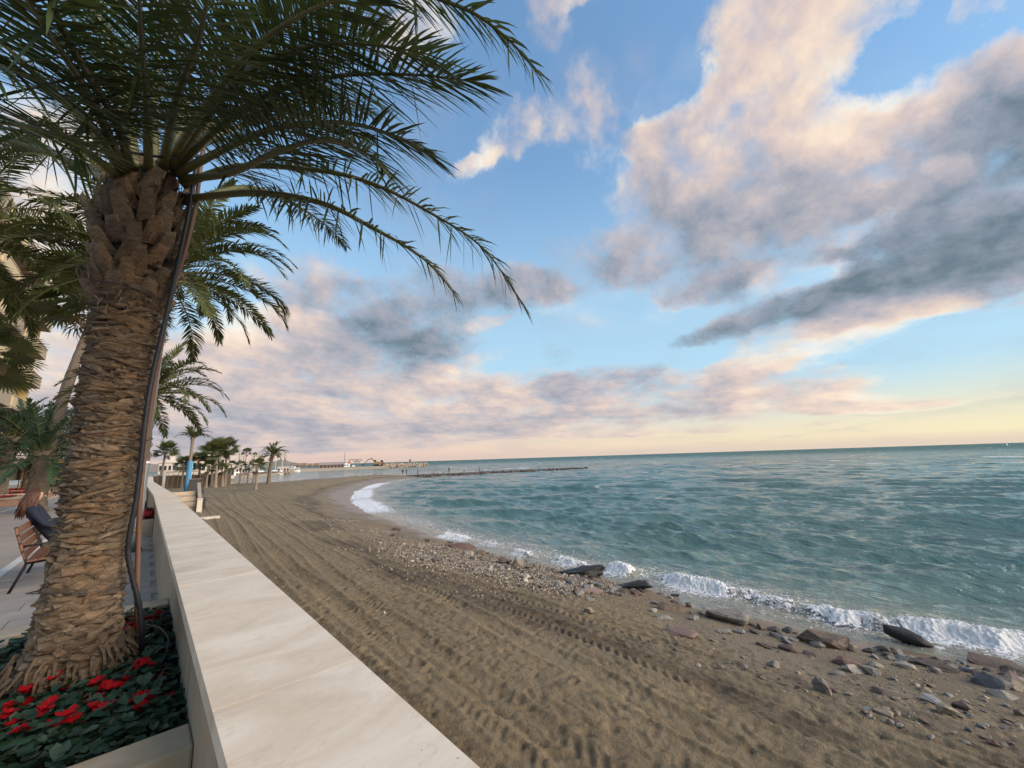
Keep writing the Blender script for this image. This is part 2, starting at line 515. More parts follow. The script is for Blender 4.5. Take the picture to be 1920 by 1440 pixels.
    simple('rachis', (0.108, 0.102, 0.030), (0.070, 0.068, 0.022), 6, 0.5, 0.2, 0.01, rnd=.25)
    simple('rachis_dark', (0.085, 0.075, 0.03), (0.06, 0.05, 0.02), 6, 0.6)
    m, g, p = mat('petal')
    geo = g.n('ShaderNodeNewGeometry')
    rp = geo.outputs['Random Per Island']
    g.put(p.inputs['Base Color'], g.mix(rp, (0.17, 0.001, 0.003), (0.30, 0.002, 0.006)))
    p.inputs['Roughness'].default_value = 0.7
    p.inputs['Specular IOR Level'].default_value = 0.15
    simple('petal_far', (0.36, 0.008, 0.014), (0.20, 0.006, 0.010), 6, 0.7)
    simple('soil', (0.050, 0.034, 0.022), (0.022, 0.015, 0.010), 14, 0.95, 1.0, 0.03)
    # paving
    simple('paving', (0.42, 0.36, 0.30), (0.33, 0.28, 0.235), 3, 0.75, 0.25, 0.01, rnd=.06)
    simple('promenade', (0.40, 0.34, 0.285), (0.31, 0.265, 0.225), 0.9, 0.7, 0.25, 0.01)
    simple('joint', (0.17, 0.14, 0.11), None, 5, 0.9)
    simple('white_line', (0.70, 0.66, 0.60), (0.58, 0.54, 0.48), 5, 0.7)
    simple('kerb_stone', (0.50, 0.40, 0.275), (0.36, 0.275, 0.175), 4, 0.75, 0.4, 0.012, rnd=.05)
    simple('brick_red', (0.42, 0.24, 0.15), (0.30, 0.17, 0.11), 5, 0.8, 0.3, 0.01)
    simple('bench_wood', (0.225, 0.098, 0.050), (0.14, 0.058, 0.030), 5, 0.5, 0.3, 0.005, rnd=.15, stretch=(8, 1, 8))
    simple('dark_steel', (0.055, 0.05, 0.047), (0.035, 0.03, 0.03), 9, 0.5, 0.2, 0.004, metal=0.6)
    simple('grey_steel', (0.22, 0.245, 0.26), (0.15, 0.165, 0.175), 5, 0.45, 0.2, 0.004, metal=0.35, stretch=(1, 1, .3))
    simple('white_band', (0.75, 0.75, 0.74), None, 5, 0.5)
    simple('hose', (0.010, 0.010, 0.012), (0.02, 0.02, 0.026), 12, 0.5, spec=.3)
    m, g, p = mat('rust_pole')
    geo = g.n('ShaderNodeNewGeometry')
    mp = g.n('ShaderNodeMapping')
    g.put(mp.inputs[0], geo.outputs['Position'])
    mp.inputs['Scale'].default_value = (9, 9, 1.6)
    n = g.noise(mp.outputs[0], 2.0, 7.0, 0.65)
    g.put(p.inputs['Base Color'], g.ramp(n, [(0.2, (0.165, 0.095, 0.048)), (0.5, (0.120, 0.062, 0.034)), (0.7, (0.115, 0.042, 0.032)), (0.9, (0.065, 0.038, 0.026))]))
    p.inputs['Roughness'].default_value = 0.7
    bump(g, p, n, 0.5, 0.006)
    # rocks
    for nm, a, b in (('rock_grey', (0.300, 0.262, 0.215), (0.165, 0.138, 0.110)), ('rock_tan', (0.35, 0.275, 0.185), (0.21, 0.155, 0.10)),
                     ('rock_brown', (0.165, 0.112, 0.078), (0.085, 0.058, 0.040)), ('rock_black', (0.018, 0.016, 0.014), (0.009, 0.008, 0.008)),
                     ('rock_dark', (0.085, 0.062, 0.046), (0.042, 0.031, 0.024)),
                     ('rock_red', (0.190, 0.100, 0.078), (0.115, 0.064, 0.050)), ('rock_pink', (0.31, 0.195, 0.155), (0.23, 0.145, 0.112)),
                     ('rock_pale', (0.46, 0.40, 0.32), (0.31, 0.255, 0.19)), ('rock_blue', (0.215, 0.215, 0.215), (0.12, 0.115, 0.115))):
        m, g, p = mat(nm)
        tc = g.n('ShaderNodeTexCoord')
        geo = g.n('ShaderNodeNewGeometry')
        oi = g.n('ShaderNodeObjectInfo')
        v = geo.outputs['Position']
        n = g.noise(v, 7.0, 8.0, 0.66, 0.4)
        col = g.mix(g.rng(n, .32, .68), a, b)
        n2 = g.noise(v, 30.0, 6.0, 0.7)
        col = g.mix(g.rng(n2, .55, .8, 0, .5), col, tuple(min(1, x * 1.7) for x in a))
        col = g.v('SCALE', col, scale=g.m('ADD', 0.7, g.m('MULTIPLY', oi.outputs['Random'], 0.6)))
        g.put(p.inputs['Base Color'], col)
        p.inputs['Roughness'].default_value = 0.42 if nm == 'rock_black' else 0.62
        bump(g, p, g.m('ADD', n, n2), 0.8, 0.03)
    # far things
    simple('white_wall', (0.56, 0.50, 0.43), (0.47, 0.42, 0.36), 0.4, 0.8)  # white dulled so far houses look hazy; haze is put into the colour
    simple('cream_wall', (0.62, 0.50, 0.31), (0.54, 0.42, 0.25), 0.3, 0.8)
    simple('yellow_wall', (0.60, 0.45, 0.20), (0.52, 0.38, 0.16), 0.5, 0.8)
    simple('slab', (0.42, 0.34, 0.24), (0.34, 0.27, 0.19), 0.8, 0.8)
    simple('roof_tile', (0.30, 0.135, 0.085), (0.22, 0.10, 0.065), 1.5, 0.8)
    simple('glass_dark', (0.035, 0.045, 0.05), (0.02, 0.025, 0.03), 1.0, 0.12)
    simple('glass_green', (0.16, 0.24, 0.22), (0.11, 0.17, 0.16), 1.0, 0.15)
    simple('reed', (0.155, 0.102, 0.068), (0.10, 0.066, 0.044), 3, 0.9, 0.6, 0.02, rnd=.15, stretch=(6, 6, .6))
    simple('post_wood', (0.30, 0.245, 0.185), (0.20, 0.16, 0.12), 4, 0.85, 0.4, 0.01, stretch=(3, 3, .5))
    simple('pale_post', (0.62, 0.56, 0.48), (0.46, 0.41, 0.34), 5, 0.8, 0.4, 0.01)
    simple('blue_paint', (0.055, 0.235, 0.42), (0.045, 0.19, 0.35), 3, 0.5, rnd=0)
    simple('blue_light', (0.15, 0.45, 0.62), (0.12, 0.38, 0.55), 3, 0.5, rnd=0)
    simple('near_black', (0.018, 0.017, 0.018), (0.03, 0.028, 0.028), 5, 0.7)
    simple('concrete', (0.33, 0.285, 0.235), (0.24, 0.205, 0.17), 2, 0.85, 0.4, 0.02)
    simple('hull_white', (0.78, 0.76, 0.74), (0.70, 0.68, 0.66), 1, 0.35)
    simple('hull_navy', (0.018, 0.032, 0.075), (0.014, 0.024, 0.055), 1, 0.4)
    simple('orange_paint', (0.36, 0.14, 0.09), (0.42, 0.10, 0.05), 1, 0.6)
    simple('yellow_paint', (0.26, 0.17, 0.08), (0.20, 0.125, 0.06), 1, 0.6)
    simple('shed_wall', (0.24, 0.175, 0.145), (0.17, 0.12, 0.10), 0.3, 0.85)
    simple('shed_roof', (0.36, 0.28, 0.245), (0.30, 0.23, 0.20), 0.3, 0.85)
    simple('steel_frame', (0.30, 0.24, 0.20), (0.22, 0.17, 0.15), 0.6, 0.7)
    simple('hill', (0.20, 0.185, 0.16), (0.15, 0.14, 0.125), 0.02, 1.0)
    simple('land', (0.26, 0.21, 0.15), (0.20, 0.16, 0.11), 0.5, 0.95)
    # clothes and skin
    simple('cloth_navy', (0.014, 0.018, 0.036), (0.022, 0.026, 0.045), 14, 0.9, 0.4, 0.01)
    simple('cloth_black', (0.016, 0.015, 0.016), None, 14, 0.9)
    simple('cloth_grey', (0.10, 0.10, 0.11), None, 14, 0.9)
    simple('cloth_blue', (0.05, 0.09, 0.17), None, 14, 0.9)
    simple('cloth_denim', (0.045, 0.06, 0.10), None, 20, 0.9)
    simple('skin', (0.52, 0.30, 0.21), (0.46, 0.26, 0.18), 12, 0.55)
    simple('hair', (0.120, 0.050, 0.026), (0.07, 0.028, 0.015), 30, 0.5, 0.6, 0.01, stretch=(3, 3, .6))
    simple('hair_dark', (0.03, 0.02, 0.015), None, 30, 0.5)
    simple('shoe', (0.03, 0.028, 0.027), None, 20, 0.6)


make_mats()


# ------------------------------------------------------------------ mesh helpers
def link(name, me, m=None, parent=None, loc=None, smooth=False):
    o = bpy.data.objects.new(name, me)
    COL.objects.link(o)
    if m is not None and not me.materials:
        me.materials.append(MATS[m])
    if parent is not None:
        o.parent = parent
    if loc is not None:
        o.location = loc
    if smooth:
        me.polygons.foreach_set('use_smooth', np.ones(len(me.polygons), dtype=bool))
    return o


def npmesh(name, V, F):
    """V (n,3) array; F (m,3) or (m,4) int array"""
    me = bpy.data.meshes.new(name)
    V = np.ascontiguousarray(V, dtype=np.float32)
    F = np.ascontiguousarray(F, dtype=np.int32)
    k = F.shape[1]
    me.vertices.add(len(V))
    me.vertices.foreach_set('co', V.ravel())
    me.loops.add(F.size)
    me.loops.foreach_set('vertex_index', F.ravel())
    me.polygons.add(len(F))
    me.polygons.foreach_set('loop_start', np.arange(0, F.size, k, dtype=np.int32))
    me.polygons.foreach_set('loop_total', np.full(len(F), k, dtype=np.int32))
    me.update(calc_edges=True)
    return me


def fattr(me, name, vals):
    a = me.attributes.new(name, 'FLOAT', 'POINT')
    a.data.foreach_set('value', np.ascontiguousarray(vals, dtype=np.float32))


class MB:
    """collects polygons for one mesh"""
    def __init__(s):
        s.v, s.f = [], []

    def add(s, vs, fs):
        k = len(s.v)
        s.v += [tuple(map(float, p)) for p in vs]
        s.f += [tuple(i + k for i in f) for f in fs]
        return s

    def box(s, c, d, rz=0.0, tilt=None):
        hx, hy, hz = d[0] / 2, d[1] / 2, d[2] / 2
        M = Matrix.Rotation(rz, 3, 'Z')
        if tilt is not None:
            M = M @ tilt
        vs = [Vector(c) + M @ Vector((x * hx, y * hy, z * hz)) for x in (-1, 1) for y in (-1, 1) for z in (-1, 1)]
        return s.add(vs, [(0, 1, 3, 2), (4, 6, 7, 5), (0, 4, 5, 1), (2, 3, 7, 6), (0, 2, 6, 4), (1, 5, 7, 3)])

    def tube(s, pts, rad, n=8, cap=True):
        pts = [Vector(p) for p in pts]
        if not hasattr(rad, '__len__'):
            rad = [rad] * len(pts)
        ref = None
        rings = []
        for i, p in enumerate(pts):
            t = (pts[min(i + 1, len(pts) - 1)] - pts[max(i - 1, 0)]).normalized()
            if ref is None:
                ref = t.orthogonal().normalized()
            ref = (ref - t * ref.dot(t)).normalized()
            b = t.cross(ref)
            rings.append([p + (ref * math.cos(2 * math.pi * k / n) + b * math.sin(2 * math.pi * k / n)) * rad[i] for k in range(n)])
        vs = [q for r_ in rings for q in r_]
        fs = [(i * n + k, i * n + (k + 1) % n, (i + 1) * n + (k + 1) % n, (i + 1) * n + k) for i in range(len(pts) - 1) for k in range(n)]
        if cap:
            fs += [tuple(range(n - 1, -1, -1)), tuple(range((len(pts) - 1) * n, len(pts) * n))]
        return s.add(vs, fs)

    def lathe(s, c, prof, n=16):
        vs = [(c[0] + r_ * math.cos(2 * math.pi * k / n), c[1] + r_ * math.sin(2 * math.pi * k / n), c[2] + z) for r_, z in prof for k in range(n)]
        fs = [(i * n + k, i * n + (k + 1) % n, (i + 1) * n + (k + 1) % n, (i + 1) * n + k) for i in range(len(prof) - 1) for k in range(n)]
        fs += [tuple(range(n - 1, -1, -1)), tuple(range((len(prof) - 1) * n, len(prof) * n))]
        return s.add(vs, fs)

    def prism(s, poly, z0, z1):
        n = len(poly)
        vs = [(x, y, z0) for x, y in poly] + [(x, y, z1) for x, y in poly]
        return s.add(vs, [tuple(range(n - 1, -1, -1)), tuple(range(n, 2 * n))] + [(i, (i + 1) % n, n + (i + 1) % n, n + i) for i in range(n)])

    def mesh(s, name):
        me = bpy.data.meshes.new(name)
        me.from_pydata(s.v, [], s.f)
        me.update()
        return me

    def build(s, name, m, parent=None, loc=None, smooth=False, bevel=0.0):
        o = link(name, s.mesh(name), m, parent, loc, smooth)
        if bevel:
            b = o.modifiers.new('bevel', 'BEVEL')
            b.width, b.segments, b.limit_method = bevel, 2, 'ANGLE'
        return o


def tag(o, label, cat, group=None, kind=None):
    if label:
        o['label'] = label
    if cat:
        o['category'] = cat
    if group:
        o['group'] = group
    if kind:
        o['kind'] = kind
    return o


def thing(name, label, cat, loc=(0, 0, 0), rz=0.0, group=None):
    o = bpy.data.objects.new(name, None)
    o.empty_display_size = 0.2
    COL.objects.link(o)
    o.location = loc
    o.rotation_euler = (0, 0, rz)
    return tag(o, label, cat, group)


def struct(o):
    o['kind'] = 'structure'
    return o


_TAB = {}


def value_noise(x, y, seed=0):
    """smooth value noise on arrays"""
    T = _TAB.get(seed)
    if T is None:
        T = _TAB[seed] = np.random.default_rng(seed).random((256, 256)).astype(np.float32)
    xi, yi = np.floor(x).astype(int), np.floor(y).astype(int)
    fx, fy = x - xi, y - yi
    fx, fy = fx * fx * (3 - 2 * fx), fy * fy * (3 - 2 * fy)
    a, b = T[xi & 255, yi & 255], T[(xi + 1) & 255, yi & 255]
    c, d = T[xi & 255, (yi + 1) & 255], T[(xi + 1) & 255, (yi + 1) & 255]
    return (a * (1 - fx) + b * fx) * (1 - fy) + (c * (1 - fx) + d * fx) * fy


def fbm(x, y, o=4, seed=0, gain=0.5):
    t, a, n = 0, 1.0, 0
    for i in range(o):
        t = t + a * value_noise(x * 2 ** i, y * 2 ** i, seed + i)
        n += a
        a *= gain
    return t / n


def sstep(x, a, b):
    t = np.clip((x - a) / (b - a), 0, 1)
    return t * t * (3 - 2 * t)

# ------------------------------------------------------------------ shoreline and ground
SHORE = [(15.5, -60), (14.4, -8), (14.1, -0.3), (13.3, 2.8), (13.7, 7.7), (13.4, 13.7), (13.9, 22), (16.3, 37.8), (20, 52), (26, 66), (36, 83), (48, 97), (60, 104),
         (63, 109), (45, 112), (34, 107), (22, 101), (14, 103), (12, 128), (-20, 130), (-260, 140)]
NSEA = 13
LANDPOLY = SHORE + [(-260, -60)]


def shore_dist(x, y, part=None):
    """signed distance to the waterline, positive on land"""
    x, y = np.asarray(x, float), np.asarray(y, float)
    d2 = np.full(x.shape, 1e12)
    for (ax, ay), (bx, by) in (list(zip(SHORE[:-1], SHORE[1:])) if part is None else list(zip(SHORE[:-1], SHORE[1:]))[slice(*part)]):
        ex, ey = bx - ax, by - ay
        t = np.clip(((x - ax) * ex + (y - ay) * ey) / (ex * ex + ey * ey), 0, 1)
        d2 = np.minimum(d2, (x - ax - t * ex) ** 2 + (y - ay - t * ey) ** 2)
    ins = np.zeros(x.shape, bool)
    n = len(LANDPOLY)
    for i in range(n):
        (ax, ay), (bx, by) = LANDPOLY[i], LANDPOLY[(i + 1) % n]
        if ay != by:
            c = (ay > y) != (by > y)
            ins ^= c & (x < (bx - ax) * (y - ay) / (by - ay) + ax)
    return np.where(ins, 1, -1) * np.sqrt(d2)


def sand_base(x, y):
    x, y = np.asarray(x, float), np.asarray(y, float)
    d = shore_dist(x, y, (0, NSEA - 1))
    d2 = shore_dist(x, y, (NSEA - 1, None))
    d = d + (fbm(x * .5, y * .5, 3, 5) - .5) * 0.9
    z = np.interp(d, [-40, -8, 0, 2.2, 5.0, 9.0, 13.0, 25.0], [-4.0, -1.0, 0.0, 0.30, 0.72, 1.22, 1.55, 1.75])
    z = np.minimum(z, np.interp(y, [40, 75], [1.8, 1.30]))
    z = np.minimum(z, np.interp(d2, [-8, 0, 3.5, 9], [-2.0, 0.0, 1.15, 1.9]))
    return z + (fbm(x * .35, y * .18, 3, 21) - .5) * 0.16 * sstep(d, 1, 5)


def sand_hit(px, py, z0=0.6):
    """where the pixel's ray meets the beach"""
    z = z0
    for _ in range(12):
        q = onz(px, py, z)
        z = 0.5 * z + 0.5 * float(sand_base(np.array([q[0]]), np.array([q[1]]))[0])
    return np.array([q[0], q[1], z])


def grow(a, b, step, ratio):
    out = [a]
    while out[-1] < b:
        step *= ratio
        out.append(out[-1] + step)
    return out


def build_sand():
    xs = list(np.arange(0.6, 14.6, 0.034))
    xs = np.array(xs + grow(xs[-1] + .04, 80, 0.04, 1.06))
    ys = list(np.arange(-1.6, 11.0, 0.036))
    ys = grow(1.6, 50, 0.05, 1.12)[::-1] and sorted([-v for v in grow(1.65, 55, 0.06, 1.18)]) + ys
    ys = np.array(ys + grow(ys[-1] + .036, 125, 0.036, 1.0125))
    X, Y = np.meshgrid(xs, ys)
    shp = X.shape
    x, y = X.ravel(), Y.ravel()
    z = sand_base(x, y)
    d = shore_dist(x, y)
    dry = sstep(d, 2.0, 4.5)
    det = np.zeros_like(x)
    # ruts and tread marks of a beach tractor running along the wall
    yy = y
    trampled = np.zeros_like(x)
    for (xc, amp, wdt, dep, pitch_, slope, y0, y1) in ((2.15, .10, .24, .055, .17, .8, -20, 60), (3.75, .10, .24, .060, .17, .8, -20, 60), (4.35, .35, .26, .06, .21, -.7, -20, 40),
                                                       (5.75, .35, .26, .06, .21, -.7, -20, 40), (3.05, .25, .22, .05, .15, 1.0, 3, 40), (6.7, .5, .25, .055, .2, .7, -20, 30), (8.0, .5, .25, .05, .2, .7, -20, 26)):
        cx = xc + amp * np.sin(yy * .16 + xc) + 0.012 * (yy - 5) * (1 if xc < 4 else 1.6) * np.clip(yy, -10, 30) / 10
        u = (x - cx) / wdt
        env = np.exp(-u ** 4)
        patch = sstep(fbm(x * .5 + xc, y * .35, 3, int(xc * 10)), .36, .58) * sstep(yy, y0, y0 + 2) * (1 - sstep(yy, y1 - 6, y1))
        ph = (yy + slope * np.abs(x - cx) * (1 if pitch_ < .2 else 1.3)) / pitch_
        tri = np.abs((ph % 1) - .5) * 2
        tread = sstep(tri, .35, .7) - .5
        fine = np.clip(1.2 - (y + 2) / 28, 0.25, 1)
        det += env * dry * (-dep * .45 + tread * .046 * patch * fine)
        lip = np.exp(-((np.abs(u) - 1.25) / .3) ** 2)
        det += lip * dry * .022 * (0.4 + 1.2 * fbm(x * 3, y * 1.5, 2, 8))
        trampled = np.maximum(trampled, env)
    # broad furrows left by the rake
    det += dry * .04 * (fbm(x * 3.6 + .02 * y, y * .22, 3, 31) - .5)
    # churned surface
    det += dry * ((.044) * (fbm(x * 2.4, y * 2.4, 5, 41, .62) - .5) + .062 * (fbm(x * 8, y * 8, 4, 51, .75) - .5)) * (1 - .35 * trampled)
    rid = np.abs(fbm(x * 3.1 + 5, y * 2.2, 3, 61) - .5)
    det += dry * -.022 * np.exp(-(rid / .03) ** 2)
    det = det.reshape(shp)
    # footprints
    r = np.random.default_rng(5)
    nfp = 0
    for k in range(1100):
        fx, fy = r.uniform(0.9, 12.2), r.uniform(-1.5, 22) ** 1.0
        a = r.uniform(0, math.pi) if r.random() < .5 else math.pi / 2 + r.normal(0, .35)
        i0, i1 = np.searchsorted(xs, (fx - .3, fx + .3))
        j0, j1 = np.searchsorted(ys, (fy - .3, fy + .3))
        if i1 - i0 < 3 or j1 - j0 < 3:
            continue
        sx, sy = X[j0:j1, i0:i1] - fx, Y[j0:j1, i0:i1] - fy
        u = sx * math.cos(a) + sy * math.sin(a)
        v = -sx * math.sin(a) + sy * math.cos(a)
        q = (u / .14) ** 2 + (v / .055) ** 2
        dp = r.uniform(.008, .026)
        det[j0:j1, i0:i1] += -dp * np.exp(-q ** 2) + dp * .5 * np.exp(-((np.sqrt(q) - 1.45) / .35) ** 2)
    # small pits and clods
    rp = np.random.default_rng(15)
    for k in range(2600):
        fx, fy = rp.uniform(0.9, 11.5), rp.uniform(-1.5, 14)
        q0 = rp.uniform(.03, .085)
        i0, i1 = np.searchsorted(xs, (fx - 2.2 * q0, fx + 2.2 * q0))
        j0, j1 = np.searchsorted(ys, (fy - 2.2 * q0, fy + 2.2 * q0))
        sx, sy = X[j0:j1, i0:i1] - fx, Y[j0:j1, i0:i1] - fy
        q = (sx * sx + sy * sy * rp.uniform(.5, 1.6)) / (q0 * q0)
        det[j0:j1, i0:i1] += rp.choice([-1, -1, .8]) * q0 * rp.uniform(.10, .42) * np.exp(-q ** 1.4)
    det = det.ravel()
    flat = sstep(d, 1.5, 5.5)
    z = z + det * np.clip(flat + .15 * sstep(d, .4, 2), 0, 1)
    # nothing of the beach may poke up beside the wall
    z = np.where(x < 1.0, np.minimum(z, 2.2), z)
    wetn = (fbm(x * .6, y * .6, 4, 71) - .5) * 1.6
    wet = 1 - sstep(d + wetn, 0.5, 1.9)
    far_wet = np.clip((y - 20) / 40, 0, 1)
    wet = np.maximum(wet, (1 - sstep(d + wetn * 2, 3.0 * far_wet, 3.0 * far_wet + 2.0)) * (far_wet > 0))
    grit = np.exp(-((d - 3.2 + wetn) / 2.0) ** 2) * sstep(fbm(x * .7, y * .4, 3, 81), .35, .6)
    weed = np.exp(-((d - 6.6 - 1.2 * wetn + .015 * y) / .8) ** 2) * sstep(fbm(x * .5 + 3, y * .22, 3, 91), .38, .55)
    weed = np.maximum(weed, np.exp(-((d - 5.2 - wetn) / .5) ** 2) * sstep(y, 20, 34) * .9)
    ny, nx = shp
    idx = np.arange(nx * ny).reshape(ny, nx)
    F = np.stack([idx[:-1, :-1], idx[:-1, 1:], idx[1:, 1:], idx[1:, :-1]], -1).reshape(-1, 4)
    # drop faces far below the water
    keep = (z[F].max(1) > -1.2)
    me = npmesh('sand', np.stack([x, y, z], 1), F[keep])
    fattr(me, 'wet', wet)
    fattr(me, 'grit', grit)
    fattr(me, 'weed', weed)
    struct(link('sand_beach', me, 'sand', smooth=True))


build_sand()


# breakers: (y along the shore, half length, offshore distance, height, whiteness)
BREAK = [(-2.6, 1.6, 1.0, .25, 1.0), (0.5, 1.5, 1.05, .27, 1.0), (2.7, .9, 1.1, .20, .80), (4.5, 1.0, 1.15, .15, .58), (6.7, 1.35, .85, .28, 1.0), (9.6, .65, .75, .30, .95), (12.0, 1.1, .7, .17, .72),
         (14.8, 1.0, .5, .14, .66), (17.6, 1.0, .4, .10, .6), (20.8, 1.8, .3, .13, .95), (-7, 3, .7, .3, 1.0), (44, 9, .9, .12, .95), (60, 10, 1.2, .12, 1.0), (78, 10, 1.0, .10, .95)]


def breakers(y, t):
    """height, foam of the surf at shore coordinate y and distance t off the waterline"""
    h, f = np.zeros_like(t), np.zeros_like(t)
    jag = (fbm(y * 1.3, t * .3, 3, 111) - .5)
    for (yc, hl, t0, ht, wh) in BREAK:
        w = np.exp(-(np.abs(y - yc) / hl) ** 4)
        tc = t0 + jag * .7
        far = 1.0 if yc < 30 else 4.0
        u = t - tc
        pr = np.where(u < 0, np.exp(-(u / (.28 * far)) ** 2), np.exp(-(u / (.85 * far)) ** 2))
        h += w * ht * pr
        fo = np.where(u < 0, np.exp(-(u / (1.0 * far)) ** 2), np.exp(-(u / (.30 * far)) ** 2))
        f = np.maximum(f, w * wh * fo)
    return h, f


def sea_waves(x, y, dx):
    r = np.random.default_rng(3)
    z = np.zeros_like(x)
    px, py = np.zeros_like(x), np.zeros_like(x)
    n = 90
    for i in range(n):
        lam = 0.55 * (16 / 0.55) ** (i / (n - 1)) * r.uniform(.93, 1.07)
        th = math.atan2(-0.42, -0.90) + r.normal(0, .30)
        k = 2 * math.pi / lam
        amp = 0.0130 * lam ** 0.52 * r.uniform(.5, 1.2) * (1.0 if lam < 6 else (6 / lam) ** 1.0)
        wgt = sstep(lam / dx, 2.2, 4.5)
        ph = k * (math.cos(th) * x + math.sin(th) * y) + r.uniform(0, 6.28)
        s_, c_ = np.sin(ph), np.cos(ph)
        z += amp * wgt * s_
        px -= amp * wgt * .75 * math.cos(th) * c_ * -1
        py -= amp * wgt * .75 * math.sin(th) * c_ * -1
    # a few long swells running in towards the beach
    for lam, th, amp in ((5.2, -.28, .030), (7.4, -.36, .040), (10.5, -.22, .042), (3.6, -.40, .020)):
        k = 2 * math.pi / lam
        wob = 1.2 * fbm(x * .06 + lam, y * .06, 2, int(lam * 10))
        ph = k * (-math.cos(th) * x + math.sin(th) * y) + 5 * wob
        g_ = amp * sstep(lam / dx, 2.2, 4.5) * (.35 + 1.3 * fbm(x * .04, y * .09 + lam, 2, 60 + int(lam)))
        z += g_ * np.sin(ph)
        px += g_ * .9 * -math.cos(th) * np.cos(ph)
    return px, py, z


def build_sea():
    r1 = np.geomspace(8.5, 420, 570)
    r2 = np.geomspace(420, 9000, 60)[1:]
    rr = np.concatenate([r1, r2])
    aa = np.radians(np.concatenate([np.linspace(-18, 18, 90)[:-1], np.linspace(18, 112, 560), np.linspace(112, 140, 40)[1:]]))
    Rg, A = np.meshgrid(rr, aa)
    shp = Rg.shape
    x, y = (Rg * np.sin(A)).ravel(), (Rg * np.cos(A)).ravel()
    r_ = Rg.ravel()
    dxl = np.where(r_ < 420, r_ * .0069, r_ * .052) * 1.0
    d = shore_dist(x, y)
    t = -d
    px, py, z = sea_waves(x, y, dxl)
    gust = .75 + .5 * fbm(x * .035, y * .05, 3, 131)
    sh = (0.12 + 0.88 * sstep(t, 0.2, 7)) * gust
    harb = sstep(y - 104 + 0.0 * x, 0, 6) * (1 - sstep(x, 60, 110))     # sheltered water behind the groyne
    sh = sh * (1 - .75 * harb)
    z, px, py = z * sh, px * sh, py * sh
    bh, bf = breakers(y, t)
    near = (t > -3) & (y < 95)
    bh, bf = np.where(near, bh, 0), np.where(near, bf, 0)
    rough = (fbm(x * 6, y * 6, 4, 141, .6) - .5)
    z = z + bh + bf * rough * .26 * np.exp(-np.maximum(r_ - 25, 0) / 20)
    # thin swash running up the sand
    z = np.where(t < 0.4, np.clip(z, .085 + .09 * (fbm(x * .9, y * .9, 3, 181) - .5), .12 + .10 * bf), z)
    lace = np.exp(-((t - 1.2) / 1.6) ** 2) * (.20 + .35 * fbm(x * .4, y * .4, 3, 151)) * (y < 100)
    foam = np.maximum(bf, np.where(y < 98, lace, 0))
    # a few whitecaps out at sea
    wc = sstep(fbm(x * .10 + 40, y * .13, 4, 161), .735, .80) * (t > 18) * (1 - harb)
    foam = np.maximum(foam, wc * .65)
    turb = np.exp(-np.maximum(t, 0) / 2.6) * .85 + np.exp(-np.maximum(t, 0) / 14.0) * .30
    turb = np.clip(turb + (fbm(x * .15, y * .15, 3, 171) - .5) * .25 * np.exp(-np.maximum(t, 0) / 20), 0, 1)
    turb = np.maximum(turb, harb * .35)
    ny, nx = shp
    idx = np.arange(nx * ny).reshape(ny, nx)
    F = np.stack([idx[:-1, :-1], idx[:-1, 1:], idx[1:, 1:], idx[1:, :-1]], -1).reshape(-1, 4)
    dv = d
    keep = dv[F].min(1) < 1.2
    me = npmesh('sea', np.stack([x + px, y + py, z], 1), F[keep][:, ::-1])
    fattr(me, 'foam', foam)
    fattr(me, 'turbid', turb)
    o = struct(link('sea', me, 'water', smooth=True))


build_sea()


# seabed and land so that nothing is ever seen through
o = MB().add([(-3000, -3000, -4.2), (9000, -3000, -4.2), (9000, 9000, -4.2), (-3000, 9000, -4.2)], [(0, 1, 2, 3)]).build('seabed', 'land')
struct(o)
mb = MB()
mb.prism([(0.45, -40), (0.45, 17.6), (0.15, 36), (0.4, 62), (-2, 98), (-20, 104), (-220, 120), (-220, -40)], -1.0, PROM - .08)
struct(mb.build('ground', 'land'))


# ------------------------------------------------------------------ promenade paving
def build_promenade():
    pv = MB().add([(-9.0, -12, PROM - .004), (0.30, -12, PROM - .004), (0.30, 17.6, PROM - .004), (0.05, 60, PROM - .004), (-9.0, 60, PROM - .004)], [(0, 1, 2, 3, 4)]).build('promenade', 'promenade')
    struct(pv)
    sl = MB().box((0, 0, 0), (.588, .388, .03)).mesh('paving_slab')
    sl.materials.append(MATS['paving'])
    for i in range(3):
        for j in range(20):
            o = link('paving_slab', sl, None, pv, (-1.28 + .6 * i + (.3 if j % 2 else 0), 6.55 + .4 * j, PROM - .005 + random.uniform(0, .003)))
    wl = MB().add([(-1.70, 4, PROM + .004), (-1.58, 4, PROM + .004), (-1.62, 45, PROM + .004), (-1.80, 45, PROM + .004)], [(0, 1, 2, 3)]).build('edge_strip', 'white_line', pv)
    MB().add([(-4.75, 20, PROM + .004), (-4.60, 20, PROM + .004), (-4.3, 58, PROM + .004), (-4.5, 58, PROM + .004)], [(0, 1, 2, 3)]).build('edge_strip', 'white_line', pv)


build_promenade()


# ------------------------------------------------------------------ sea wall with coping slabs
def wall_x(y):
    return np.interp(y, [-20, 17.6, 36.5, 62], [0.245, 0.245, -.06, 0.15])


